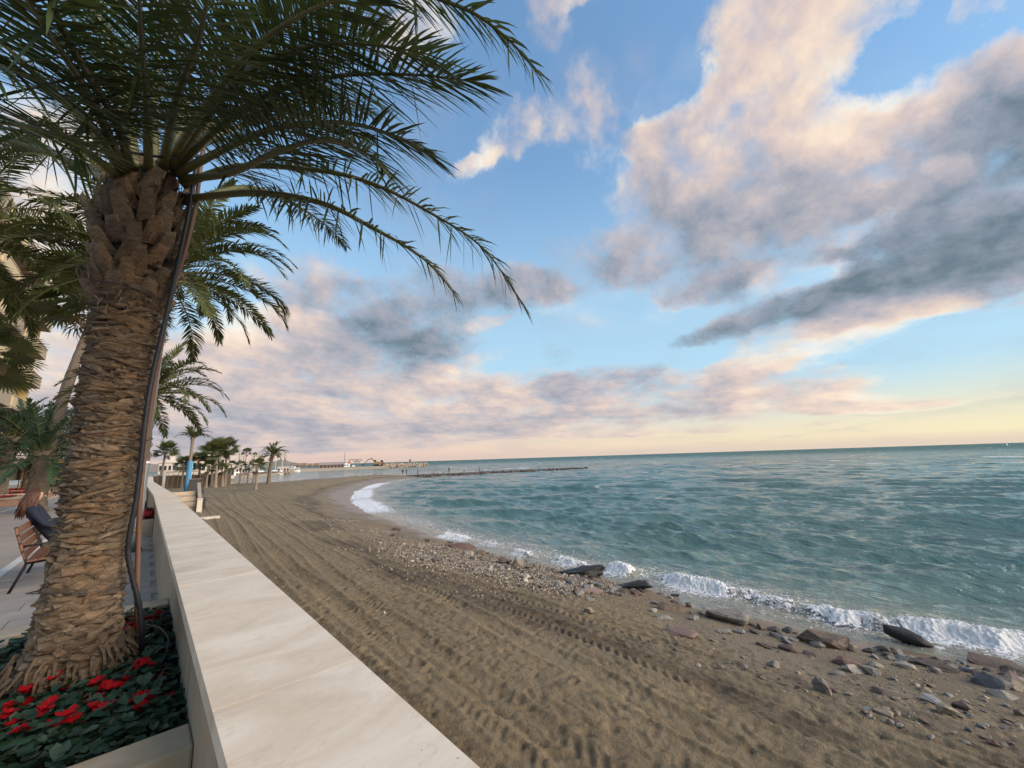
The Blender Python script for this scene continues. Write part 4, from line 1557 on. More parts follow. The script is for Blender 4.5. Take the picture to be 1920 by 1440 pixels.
# cyclamen: rosettes of marbled leaves with upswept red petals
def cyc_leaves(seed, n=26, rad=.15):
    r = random.Random(seed)
    mb = MB()
    for i in range(n):
        a = r.uniform(0, 6.28)
        q = rad * math.sqrt(r.random())
        c = Vector((q * math.cos(a), q * math.sin(a), r.uniform(.03, .10) * (1.2 - q / rad * .6)))
        s_ = r.uniform(.018, .033)
        out = Vector((math.cos(a), math.sin(a), r.uniform(-.5, .5))).normalized()
        sd_ = out.cross(Vector((0, 0, 1))).normalized()
        up = sd_.cross(out) * .35
        pts = [c - out * s_ * .55, c - out * s_ * .8 + sd_ * s_ * .55 + up * s_, c + sd_ * s_ * .95 + up * s_ * .8, c + out * s_ * .7 + sd_ * s_ * .55, c + out * s_ * 1.25 - up * s_ * .4,
               c + out * s_ * .7 - sd_ * s_ * .55, c - sd_ * s_ * .95 + up * s_ * .8, c - out * s_ * .8 - sd_ * s_ * .55 + up * s_]
        mb.add(pts, [(0, 1, 2), (0, 2, 3), (0, 3, 4), (0, 4, 5), (0, 5, 6), (0, 6, 7)])
    me = mb.mesh('foliage')
    me.materials.append(MATS['leaf_cyclamen'])
    return me


def cyc_flower(seed, stem=.12):
    r = random.Random(seed)
    mb = MB()
    top = Vector((r.uniform(-.03, .03), r.uniform(-.03, .03), stem))
    k = r.uniform(0, 6.28)
    for i in range(6):
        a = k + i * 2 * math.pi / 6 + r.uniform(-.15, .15)
        d = Vector((math.cos(a), math.sin(a), 0))
        s_ = Vector((-d.y, d.x, 0))
        L = r.uniform(.034, .048)
        w = L * .42
        p = [top, top + d * L * .35 + s_ * w * .6 + Vector((0, 0, L * .30)), top + d * L * .35 - s_ * w * .6 + Vector((0, 0, L * .30)),
             top + d * L * .85 + s_ * w + Vector((0, 0, L * .62)), top + d * L * .85 - s_ * w + Vector((0, 0, L * .62)), top + d * L * 1.15 + Vector((0, 0, L * .8))]
        mb.add(p, [(0, 1, 2), (1, 3, 4, 2), (3, 5, 4)])
    me = mb.mesh('flower')
    me.materials.append(MATS['petal'])
    return me


CYL = [cyc_leaves(i) for i in range(6)]
CYF = [cyc_flower(i, .09 + .012 * i) for i in range(6)]


def near_bed():
    zb = PROM + .37
    r = random.Random(21)
    # blooms as seen in the bed: pixel, number of flowers
    blooms = [(12, 1312, 6), (40, 1330, 4), (55, 1355, 6), (88, 1285, 6), (175, 1280, 7), (200, 1285, 4), (160, 1335, 5), (195, 1315, 4), (270, 1262, 4), (280, 1235, 3), (268, 1302, 4), (295, 1305, 2), (258, 1238, 2), (240, 1160, 6), (246, 1175, 5),
              (290, 1155, 3), (308, 1152, 3), (30, 1318, 2), (68, 1322, 3), (318, 1150, 2)]
    spots = []
    for (px, py, n) in blooms:
        q = onz(px, py, zb + .11)
        spots.append((min(max(q[0], -.58), .20), min(max(q[1], 2.72), 4.96), n))
    def place(x, y, n, label, group):
        t = thing('cyclamen_plant', label, 'flower', (x, y, zb), r.uniform(0, 6.28), group)
        f = link('foliage', CYL[r.randrange(6)], None, t)
        s_ = r.uniform(.9, 1.25)
        f.scale = (s_, s_, s_)
        for _ in range(n):
            o = link('flower', CYF[r.randrange(6)], None, t)
            o.location = (r.uniform(-.055, .055), r.uniform(-.055, .055), r.uniform(-.015, .02))
            o.rotation_euler = (r.uniform(-.4, .4), r.uniform(-.4, .4), r.uniform(0, 6.28))
            k = r.uniform(.55, .85)
            o.scale = (k, k, k)
    tags = ['red cyclamen at the left edge of the nearest planter, in front', 'red cyclamen just right of the bloom at the left edge', 'lowest big cluster of red cyclamen at the front left of the bed',
            'red cyclamen touching the left foot of the trunk', 'large red cyclamen cluster in front of the middle of the trunk foot', 'red cyclamen right behind the large cluster before the trunk',
            'red cyclamen lying lowest in the middle of the bed', 'red cyclamen right of the lowest bloom in the middle of the bed', 'red cyclamen right of the trunk foot towards the wall', 'red cyclamen behind the one right of the trunk foot',
            'broad red cyclamen in front of the drip tube end', 'small red cyclamen nearest the sea wall in the front half', 'small red cyclamen between the trunk foot and the conduit', 'tall red cyclamen cluster left of the rusty pole at the far kerb',
            'red cyclamen below the tall cluster left of the pole', 'red cyclamen right of the conduit at the far kerb', 'red cyclamen second from the wall at the far kerb', 'small red cyclamen squeezed between the two left front clusters',
            'red cyclamen right of the lowest big cluster at the left', 'red cyclamen touching the sea wall at the far kerb']
    for (x, y, n), lb in zip(list(spots), tags):
        place(x, y, n, lb, 'red cyclamen in the nearest planter')
    k = 0
    while k < 95:
        x, y = r.uniform(-.58, .21), r.uniform(2.74, 4.96)
        if math.hypot(x + .222, y - 3.93) < .33 or any(math.hypot(x - a, y - b) < .07 for a, b, _ in spots):
            continue
        place(x, y, 0, 'dark green cyclamen leaves without blooms filling the nearest planter', 'leafy cyclamen without blooms')
        spots.append((x, y, 0))
        k += 1
    mb = MB()
    for k in range(60):
        c = Vector((r.uniform(-.58, .22), r.uniform(2.75, 4.95), zb + r.uniform(.06, .12)))
        if math.hypot(c.x + .222, c.y - 3.93) < .36:
            continue
        a = r.uniform(0, 6.28)
        d = Vector((math.cos(a), math.sin(a), r.uniform(-.25, .25))) * r.uniform(.04, .12)
        w = Vector((-d.y, d.x, 0)).normalized() * .006
        mb.add([c - d, c + w, c + d, c - w], [(0, 1, 2, 3)])
    tag(mb.build('dry_leaflets', 'leaf_dry'), 'dry fallen palm leaflets strewn over the nearest flower bed', 'leaves', None, 'stuff')
    # drip line curling over the soil
    q = [onz(*p, zb + z) for p, z in (((275, 1172), .10), ((300, 1178), .12), ((316, 1200), .12), ((305, 1240), .10), ((290, 1250), .07), ((240, 1270), .05), ((200, 1290), .05))]
    c = catmull(q, 8)
    tag(MB().tube(c, .006, 6).build('drip_hose', 'hose', None, None, True), 'thin curled irrigation tube lying over the nearest flower bed', 'hose')


near_bed()


def far_bed(label, x0, x1, y0, y1, z, seed, dens=420, m='petal_far'):
    """mass of red flowers seen from afar"""
    r = random.Random(seed)
    mb = MB()
    A = (x1 - x0) * (y1 - y0)
    for k in range(int(dens * A)):
        c = Vector((r.uniform(x0, x1), r.uniform(y0, y1), z + r.uniform(.02, .16)))
        s_ = r.uniform(.03, .06)
        d = Vector((r.gauss(0, 1), r.gauss(0, 1), r.gauss(0, .8))).normalized()
        u = d.orthogonal().normalized() * s_
        v = d.cross(u)
        mb.add([c + u, c + v, c - u, c - v], [(0, 1, 2, 3)])
    o = mb.build('red_flowers', m)
    tag(o, label, 'flowers', None, 'stuff')
    mb = MB()
    for k in range(int(dens * A * .8)):
        c = Vector((r.uniform(x0, x1), r.uniform(y0, y1), z + r.uniform(-.02, .10)))
        s_ = r.uniform(.03, .07)
        d = Vector((r.gauss(0, 1), r.gauss(0, 1), r.gauss(0, .8))).normalized()
        u = d.orthogonal().normalized() * s_
        v = d.cross(u)
        mb.add([c + u, c + v, c - u, c - v], [(0, 1, 2, 3)])
    o = mb.build('green_leaves', 'leaf_dark')
    tag(o, label.replace('red flowers', 'green leaves'), 'leaves', None, 'stuff')


far_bed('mass of red flowers in the second planter along the wall', -.78, .25, 14.25, 16.95, PROM + .36, 2)
far_bed('mass of red flowers in the third planter along the wall', -.85, .12, 24.65, 27.35, PROM + .36, 3, 260)


# ------------------------------------------------------------------ hose, rusty pole, lamp post
def pole_and_hose():
    b = onz(259, 1225, PROM + .37)
    topq = ondist(374, 292, 3.80)
    topq2 = ondist(384, 240, 3.80)
    t = thing('support_pole', 'rusty brown support pole standing against the right side of the foreground trunk', 'pole', tuple(b))
    p0, p1 = np.zeros(3), topq2 - b
    pp = [b] + [ondist(px_, py_, d_ * .822) for px_, py_, d_ in ((257, 1110, 4.80), (262, 950, 4.74), (270, 860, 4.70), (279, 790, 4.66), (299, 665, 4.62), (319, 560, 4.60), (347, 470, 4.56), (366, 390, 4.55), (379, 292, 4.58), (392, 215, 4.62))]
    pp = catmull(pp, 5) - b
    mb = MB().tube(pp, .0145, 10)
    mb.build('pole', 'rust_pole', t, None, True)
    for f in (.13, .36, .60):
        c = pp[int(f * len(pp))]
        k = []
        tc = np.array([-.222, 3.93, 0]) - np.array([b[0], b[1], 0])
        rr = .245 if f < .3 else .232
        for a in np.linspace(0, 2 * math.pi, 40):
            k.append((tc[0] + rr * math.cos(a), tc[1] + rr * math.sin(a), c[2] + .02 * math.sin(a * 2)))
        MB().tube(k, .0035, 5).build('tie_wire', 'dark_steel', t)
    # corrugated hose
    pts = [((266, 1238), PROM + .36), ((266, 1195), None), ((262, 1140), None), ((249, 1085), None), ((240, 1040), None), ((243, 1000), None), ((255, 940), None), ((265, 860), None), ((271, 800), None), ((281, 730), None), ((296, 660), None), ((312, 590), None), ((332, 500), None),
           ((352, 410), None), ((362, 350), None), ((371, 296), None)]
    path = []
    for i, (p, z) in enumerate(pts):
        if z is not None:
            path.append(onz(*p, z))
        else:
            path.append(ondist(*p, (4.70 - .16 * min(1, i / 8)) * .822))
    path = catmull(path, 7)
    rad = [.0140 + .003 * (i % 2) for i in range(len(path))]
    o = MB().tube(path, rad, 10).build('conduit', 'hose', None, None, True)
    tag(o, 'black corrugated conduit climbing the right side of the foreground trunk', 'conduit')
    c = [ondist(*p, d * .822) for p, d in (((374, 292), 4.56), ((330, 296), 4.30), ((270, 290), 4.16), ((180, 272), 4.1), ((90, 255), 4.2), ((0, 238), 4.5), ((-80, 220), 4.9))]
    o = MB().tube(catmull(c, 6), .0095, 8).build('cable', 'hose', None, None, True)
    tag(o, 'black cable crossing in front of the frond bases towards the left edge', 'cable')


pole_and_hose()


def lamp_post():
    b = onz(247, 1036, PROM)
    t = thing('lamp_post', 'grey metal lamp post on a bolted plate behind the foreground trunk', 'lamp post', (b[0], b[1], PROM))
    MB().box((0, 0, .012), (.36, .36, .024)).build('base_plate', 'grey_steel', t, None, False, .004)
    for sx in (-1, 1):
        for sy in (-1, 1):
            MB().lathe((sx * .13, sy * .13, .024), [(.016, 0), (.016, .03), (.008, .045)], 6).build('bolt', 'dark_steel', t)
    MB().lathe((0, 0, .025), [(.105, 0), (.105, .22), (.098, .25), (.095, 1.7), (.090, 1.75)], 18).build('lower_shaft', 'grey_steel', t, None, True)
    MB().lathe((0, 0, 1.777), [(.094, 0), (.094, .05)], 18).build('collar_band', 'white_band', t, None, True)
    MB().lathe((0, 0, 1.828), [(.062, 0), (.050, 4.2)], 14).build('upper_shaft', 'grey_steel', t, None, True)
    MB().tube([(0, 0, 6.03), (0.02, .15, 6.2), (.02, .55, 6.25)], [.045, .04, .035], 10).build('arm', 'grey_steel', t, None, True)
    MB().box((.02, .85, 6.24), (.22, .6, .09)).build('lamp_head', 'grey_steel', t, None, False, .03)


lamp_post()


# ------------------------------------------------------------------ people
def skin_figure(name, joints, edges, m, parent, sub=2):
    """joints: {key: ((x,y,z), (rx,ry))}; one continuous skinned surface"""
    keys = list(joints)
    me = bpy.data.meshes.new(name)
    me.from_pydata([joints[k][0] for k in keys], [(keys.index(a), keys.index(b)) for a, b in edges], [])
    o = link(name, me, m, parent)
    sk = o.modifiers.new('skin', 'SKIN')
    sk.use_smooth_shade = True
    for i, k in enumerate(keys):
        me.skin_vertices[0].data[i].radius = joints[k][1]
        me.skin_vertices[0].data[i].use_root = (i == 0)
    ss = o.modifiers.new('sub', 'SUBSURF')
    ss.levels = ss.render_levels = sub
    return o


BODY_EDGES = [('pel', 'waist'), ('waist', 'chest'), ('chest', 'neckb'), ('neckb', 'neck'), ('neck', 'head'), ('head', 'crown')]
for s_ in 'lr':
    BODY_EDGES += [('pel', 'hip' + s_), ('hip' + s_, 'knee' + s_), ('knee' + s_, 'ank' + s_), ('ank' + s_, 'toe' + s_), ('neckb', 'sho' + s_), ('sho' + s_, 'elb' + s_), ('elb' + s_, 'wri' + s_), ('wri' + s_, 'hand' + s_)]


def clothes_mat(name, top, legs, skin_z, waist_z, shoe_z=None):
    """skin above the collar, top, trousers, shoes by height on the body"""
    if name in MATS:
        return name
    m, g, p = mat(name)
    tc = g.n('ShaderNodeTexCoord')
    _, _, z = g.sep(tc.outputs['Object'])
    n = g.noise(tc.outputs['Object'], 18.0, 4.0, .6)
    col = g.mix(g.m('GREATER_THAN', z, waist_z), legs, top)
    if shoe_z is not None:
        col = g.mix(g.m('LESS_THAN', z, shoe_z), col, (.02, .018, .018))
    col = g.mix(g.rng(n, .3, .7, 0, .35), col, tuple(c * .5 for c in top))
    col = g.mix(g.m('GREATER_THAN', z, skin_z), col, (.48, .28, .20))
    g.put(p.inputs['Base Color'], col)
    p.inputs['Roughness'].default_value = .85
    return name


def standing_person(loc, rz, H, label, top, legs, seed, arms='down', hairm='hair_dark', extra=None):
    k = H / 1.75
    r = random.Random(seed)
    t = thing('person', label, 'person', loc, rz, 'people on the groyne')
    st = r.uniform(.02, .10)
    J = {'pel': ((0, 0, .95), (.15, .11)), 'waist': ((0, 0, 1.10), (.14, .10)), 'chest': ((0, -.01, 1.30), (.165, .115)), 'neckb': ((0, 0, 1.44), (.10, .08)), 'neck': ((0, .01, 1.51), (.055, .055)), 'head': ((0, .02, 1.62), (.078, .095)), 'crown': ((0, .02, 1.70), (.06, .075))}
    for s_, sg in (('l', -1), ('r', 1)):
        J['hip' + s_] = ((sg * .10, 0, .88), (.095, .095))
        J['knee' + s_] = ((sg * .11, st * sg, .49), (.062, .066))
        J['ank' + s_] = ((sg * .12, st * sg * 1.3 - .02, .09), (.042, .045))
        J['toe' + s_] = ((sg * .13, st * sg * 1.3 + .15, .035), (.04, .03))
        J['sho' + s_] = ((sg * .185, 0, 1.41), (.062, .06))
        if arms == 'front' and True:
            J['elb' + s_] = ((sg * .24, .06, 1.16), (.046, .046))
            J['wri' + s_] = ((sg * .14, .30, 1.16), (.033, .033))
            J['hand' + s_] = ((sg * .10, .38, 1.18), (.034, .028))
        else:
            J['elb' + s_] = ((sg * .25, -.02, 1.13), (.046, .046))
            J['wri' + s_] = ((sg * .26, .05, .88), (.033, .033))
            J['hand' + s_] = ((sg * .26, .08, .78), (.032, .026))
    J = {a: (tuple(c * k for c in p), tuple(c * k for c in q)) for a, (p, q) in J.items()}
    mm = clothes_mat('clothes_%d' % seed, top, legs, 1.50 * k, .96 * k, .08 * k)
    skin_figure('body', J, BODY_EDGES, mm, t, 1)
    bm = bmesh.new()
    bmesh.ops.create_icosphere(bm, subdivisions=2, radius=.098 * k)
    me = bpy.data.meshes.new('hair')
    bm.to_mesh(me)
    bm.free()
    h = link('hair', me, hairm, t, (0, -.012 * k, 1.665 * k), True)
    h.scale = (.92, 1.08, .95)
    return t


def seated_woman():
    # on the far end of the bench, facing the sea (+x), leaning a little forward
    bx, by, bz = -1.10, 10.40, PROM
    t = thing('person', 'person with long auburn hair in navy clothes sitting on the bench behind the trunk', 'person', (bx, by, bz), R(-88))
    # local: +y forward (world +x after -90 turn), z up
    J = {'pel': ((0, .06, .54), (.165, .13)), 'waist': ((0, -.03, .74), (.14, .11)), 'chest': ((0, -.17, .97), (.155, .115)), 'neckb': ((0, -.24, 1.10), (.09, .07)), 'neck': ((0, -.25, 1.165), (.048, .05)), 'head': ((0, -.21, 1.275), (.074, .09)), 'crown': ((0, -.20, 1.355), (.058, .072))}
    for s_, sg in (('l', -1), ('r', 1)):
        J['hip' + s_] = ((sg * .10, .12, .53), (.098, .09))
        J['knee' + s_] = ((sg * .11, .48, .53), (.065, .066))
        J['ank' + s_] = ((sg * .12, .46, .09), (.042, .045))
        J['toe' + s_] = ((sg * .13, .62, .035), (.04, .03))
        J['sho' + s_] = ((sg * .17, -.22, 1.06), (.058, .058))
        J['elb' + s_] = ((sg * .25, -.05, .82), (.044, .044))
        J['wri' + s_] = ((sg * .12, .36, .68), (.031, .031))
        J['hand' + s_] = ((sg * .07, .43, .67), (.034, .026))
    mm = clothes_mat('clothes_navy', (.012, .016, .034), (.014, .016, .028), 1.15, .2, .10)
    skin_figure('body', J, BODY_EDGES, mm, t, 2)
    # fingers
    for sg in (-1, 1):
        for f in range(5):
            x = sg * (.095 - .016 * f)
            p0 = (x, .44, .672)
            L = (.055, .07, .075, .07, .055)[f]
            MB().tube([p0, (x - sg * .01, .44 + L * .6, .672), (x - sg * .015, .44 + L, .655)], [.009, .008, .006], 6).build('finger', 'skin', t, None, True)
    # face
    MB().add([(-.012, -.128, 1.262), (.012, -.128, 1.262), (0, -.097, 1.257), (0, -.125, 1.30)], [(0, 2, 3), (2, 1, 3), (0, 1, 2)]).build('nose', 'skin', t, None, True)
    for sg in (-1, 1):
        bm = bmesh.new()
        bmesh.ops.create_icosphere(bm, subdivisions=2, radius=.012)
        me = bpy.data.meshes.new('eye')
        bm.to_mesh(me)
        bm.free()
        link('eye', me, 'hair_dark', t, (sg * .03, -.130, 1.295), True)
    MB().box((0, -.130, 1.222), (.045, .01, .010)).build('mouth', 'rock_red', t)
    # long hair: a cap and hanging strands
    r = random.Random(2)
    mb = MB()
    c = Vector((0, -.215, 1.315))
    for i in range(240):
        a = r.uniform(R(-205), R(25))
        th = r.uniform(0, 1.2)
        d = Vector((math.cos(a) * math.sin(th), math.sin(a) * math.sin(th) , math.cos(th)))
        p0 = c + Vector((d.x * .085, d.y * .105, d.z * .095))
        p1 = c + Vector((math.cos(a) * .098, math.sin(a) * .115 - .005, -.02 + r.uniform(-.02, .02)))
        L = r.uniform(.18, .34)
        p2 = p1 + Vector((math.cos(a) * .02 + r.uniform(-.02, .02), -.02 + r.uniform(-.03, .02), -L * .6))
        p3 = p2 + Vector((r.uniform(-.03, .03), r.uniform(-.04, .02), -L * .5))
        mb.tube([p0, p1, p2, p3], [.010, .012, .011, .003], 4)
    mb.build('hair', 'hair', t, None, True)


def bench():
    # stands along the planter strip and faces the sea
    b = onz(12, 1118, PROM)
    x0, y0 = b[0], b[1]
    t = thing('bench', 'wooden slatted bench with dark metal legs left of the foreground trunk', 'bench', (x0, y0, PROM), R(2))
    L = 1.8
    # local x = towards the sea, y = along
    def slat(name, c, d, ang):
        M = Matrix.Rotation(ang, 3, 'Y')
        MB().box(c, d, 0, M).build(name, 'bench_wood', t, None, False, .008)
    for i in range(4):
        f = i / 3
        slat('back_slat', (.085 - .105 * f, L / 2, .50 + .115 * i), (.024, L, .098), R(-15))
    for i in range(4):
        slat('seat_slat', (.17 + .108 * i, L / 2, .425 + .008 * i), (.098, L, .026), R(-3))
    for y in (.10, L - .10):
        MB().tube([(-.0, y, 0), (.105, y, .34), (.115, y, .40), (.05, y, .58), (-.045, y, .90)], .017, 8).build('back_leg', 'dark_steel', t, None, True)
        MB().tube([(.60, y, 0), (.53, y, .38), (.40, y, .40), (.11, y, .385)], .017, 8).build('front_leg', 'dark_steel', t, None, True)
        MB().tube([(.02, y, .62), (.30, y, .64), (.52, y, .62), (.53, y, .40)], .014, 8).build('armrest', 'dark_steel', t, None, True)


bench()
seated_woman()


# ------------------------------------------------------------------ stones
def rock_mesh(seed, n=16, sub=0, flat=1.0, rough=.05):
    r = np.random.default_rng(seed)
    bm = bmesh.new()
    pts = r.normal(0, 1, (n, 3))
    pts /= np.linalg.norm(pts, axis=1)[:, None]
    pts *= r.uniform(.75, 1.05, (n, 1))
    vs = [bm.verts.new((p[0] * .5, p[1] * .5, p[2] * .5 * flat)) for p in pts]
    bmesh.ops.convex_hull(bm, input=vs)
    bmesh.ops.delete(bm, geom=[v for v in bm.verts if not v.link_faces], context='VERTS')
    bmesh.ops.bevel(bm, geom=bm.edges[:], offset=.035, segments=1, affect='EDGES', clamp_overlap=True)
    if sub:
        bmesh.ops.triangulate(bm, faces=bm.faces[:])
        for _ in range(sub):
            bmesh.ops.subdivide_edges(bm, edges=bm.edges[:], cuts=1, use_grid_fill=True)
        for v in bm.verts:
            c = v.co
            k = fbm(np.array([c.x * 5 + seed]), np.array([c.y * 5 + c.z * 7]), 3, seed % 50)[0] - .5
            v.co = c * (1 + rough * 3 * k)
    me = bpy.data.meshes.new('stone')
    bm.to_mesh(me)
    bm.free()
    return me


def big_stone(px, py, wpx, hpx, depth, m, label, seed, name='rock', yaw=0.0, tiltx=0.0, tilty=0.0, group=None, sink=.3, z0=.3, sub=1, aspect=None):
    """stone whose foot stands at pixel (px, py): size from its width and height in pixels"""
    q = sand_hit(px, py, z0)
    q[2] = max(q[2], -.05)
    dist = float((q - CAMP) @ FW)
    w, h = wpx / FPX * dist, hpx / FPX * dist
    me = rock_mesh(seed, 18, 2 if wpx > 60 else sub, 1.0, .14 if m == 'rock_black' else .09)
    o = link(name, me, m)
    az = math.atan2(q[0], q[1])
    hh = max(h, .05) * 1.0
    o.scale = (w, depth * w, hh)
    o.rotation_euler = (tiltx, tilty, -az + yaw)
    o.location = (q[0] + math.sin(az) * depth * w * .3, q[1] + math.cos(az) * depth * w * .3, q[2] + hh * (.5 - sink))
    tag(o, label, 'rock', group)
    return o


ROCKS = [
    (1368, 1168, 118, 36, .55, 'rock_grey', 'large flat grey slab tilted at the edge of the surf'),
    (1545, 1212, 95, 44, .6, 'rock_brown', 'dark brown rugged boulder left of the black log shaped rock'),
    (1862, 1252, 100, 28, .6, 'rock_brown', 'long dark flat rock in the foam at the right edge'),
    (1868, 1292, 72, 40, .7, 'rock_blue', 'blue grey angular boulder below the long dark rock at right'),
    (1880, 1310, 45, 22, .8, 'rock_pale', 'pale rounded stone just below the blue grey boulder'),
    (1095, 1082, 115, 32, .45, 'rock_black', 'long wet black rock, upper one of two beside the pebble bank'),
    (1188, 1106, 95, 20, .45, 'rock_black', 'long wet black rock, lower one of two beside the pebble bank'),
    (970, 1062, 28, 30, .8, 'rock_grey', 'upright squarish grey block at the water near the pebble bank'),
    (944, 1058, 34, 18, .8, 'rock_brown', 'brown rock touching the left of the upright block'),
    (958, 1040, 18, 14, .9, 'rock_blue', 'small grey rock in the water behind the upright block'),
    (868, 1030, 62, 20, .6, 'rock_red', 'red brown rock on top of the pebble bank at the water'),
    (880, 1042, 30, 14, .8, 'rock_grey', 'grey stone in front of the red brown rock'),
    (902, 1038, 24, 12, .8, 'rock_brown', 'dark stone right of the red brown rock'),
    (840, 1025, 18, 10, .8, 'rock_red', 'small reddish stone left of the red brown rock'),
    (740, 1006, 28, 12, .6, 'rock_brown', 'low dark stone left of the pink wet sand'),
    (742, 995, 20, 9, .8, 'rock_brown', 'lone dark stone on the wet sand up the beach'),
    (803, 1016, 16, 10, .9, 'rock_brown', 'dark pointed stone at the left end of the pebble bank'),
    (1258, 1146, 66, 24, .5, 'rock_brown', 'flat dark shelf of rock left of the large grey slab'),
    (1245, 1162, 34, 14, .7, 'rock_grey', 'low grey stone below the flat dark shelf'),
    (1302, 1162, 26, 12, .8, 'rock_grey', 'small grey stone at the left foot of the large slab'),
    (1278, 1194, 80, 12, .6, 'rock_pink', 'pink brick coloured slab half sunk in wet sand'),
    (1358, 1188, 34, 12, .7, 'rock_grey', 'grey stone in the sand below the large slab'),
    (1388, 1188, 26, 13, .8, 'rock_blue', 'bluish stone right below the large slab'),
    (1460, 1198, 40, 14, .7, 'rock_grey', 'flat grey stone left of the dark rugged boulder'),
    (1474, 1186, 20, 12, .9, 'rock_black', 'small black stone touching the dark rugged boulder'),
    (1480, 1222, 40, 16, .7, 'rock_red', 'red and grey stone in front of the dark rugged boulder'),
    (1435, 1214, 44, 10, .6, 'rock_brown', 'low brown ledge in the sand left of the red and grey stone'),
    (1600, 1222, 24, 20, .8, 'rock_tan', 'small tan stone right of the dark rugged boulder'),
    (1520, 1230, 30, 12, .8, 'rock_brown', 'small brown stone below the red and grey stone'),
    (1590, 1250, 50, 20, .7, 'rock_red', 'red brown stone above the row of pale stones'),
    (1600, 1262, 40, 20, .8, 'rock_pale', 'pale stone in front of the red brown stone'),
    (1636, 1266, 38, 22, .8, 'rock_grey', 'grey wedge stone right of the pale stone'),
    (1640, 1252, 34, 14, .8, 'rock_pale', 'whitish stone behind the grey wedge'),
    (1572, 1268, 28, 10, .8, 'rock_grey', 'flat grey stone left of the pale stone'),
    (1688, 1240, 30, 16, .7, 'rock_blue', 'wedge of grey stone below the black log shaped rock'),
    (1665, 1232, 30, 12, .7, 'rock_brown', 'dark stone behind the wedge below the black rock'),
    (1752, 1254, 90, 16, .5, 'rock_brown', 'long brown ledge in the wet sand below the surf'),
    (1754, 1262, 22, 16, .9, 'rock_grey', 'small stone in front of the long brown ledge'),
    (1700, 1255, 40, 14, .7, 'rock_pale', 'low pale stone left of the long brown ledge'),
    (1452, 1252, 28, 22, .8, 'rock_grey', 'lone grey stone on dry sand below the shelf of rocks'),
    (1540, 1294, 32, 30, .8, 'rock_grey', 'pointed grey stone alone on the sand'),
    (1682, 1312, 46, 20, .8, 'rock_tan', 'sand coloured stone left of the grey dome stone'),
    (1652, 1302, 34, 14, .8, 'rock_brown', 'brown stone touching the sand coloured stone'),
    (1748, 1322, 48, 24, .8, 'rock_blue', 'grey dome shaped stone above the tan one'),
    (1782, 1344, 42, 30, .8, 'rock_tan', 'tan leaning stone below the grey dome'),
    (1808, 1332, 38, 20, .7, 'rock_brown', 'dark red brown stone right of the tan leaning stone'),
    (1735, 1298, 26, 10, .8, 'rock_tan', 'small tan stone behind the grey dome'),
    (1915, 1345, 24, 18, .9, 'rock_brown', 'dark stone cut by the right edge of the view'),
    (1895, 1292, 50, 24, .8, 'rock_tan', 'tan stone at the right edge beside the blue grey boulder'),
    (1660, 1345, 40, 14, .8, 'rock_tan', 'low stone half buried in sand below the sand coloured one'),
    (1105, 1112, 62, 8, .5, 'rock_pink', 'thin pink slab at the foot of the pebble bank'),
    (1192, 1116, 30, 12, .6, 'rock_red', 'red stone below the lower black rock'),
    (1150, 1108, 26, 16, .8, 'rock_grey', 'grey stone between the two long black rocks'),
    (1050, 1104, 30, 18, .8, 'rock_pale', 'pale stone heading the lower end of the pebble bank'),
    (1072, 1092, 24, 18, .8, 'rock_grey', 'grey stone leaning on the upper black rock'),
    (1108, 1128, 22, 10, .8, 'rock_pale', 'pale flat stone on sand below the thin pink slab'),
    (1104, 1150, 34, 16, .7, 'rock_tan', 'tan shell of stone on the sand below the pebble bank'),
    (1225, 1148, 20, 10, .8, 'rock_pale', 'whitish pebble on the wet sand near the flat shelf'),
    (1265, 1120, 22, 10, .8, 'rock_black', 'small black rock in the surf right of the lower black rock'),
]


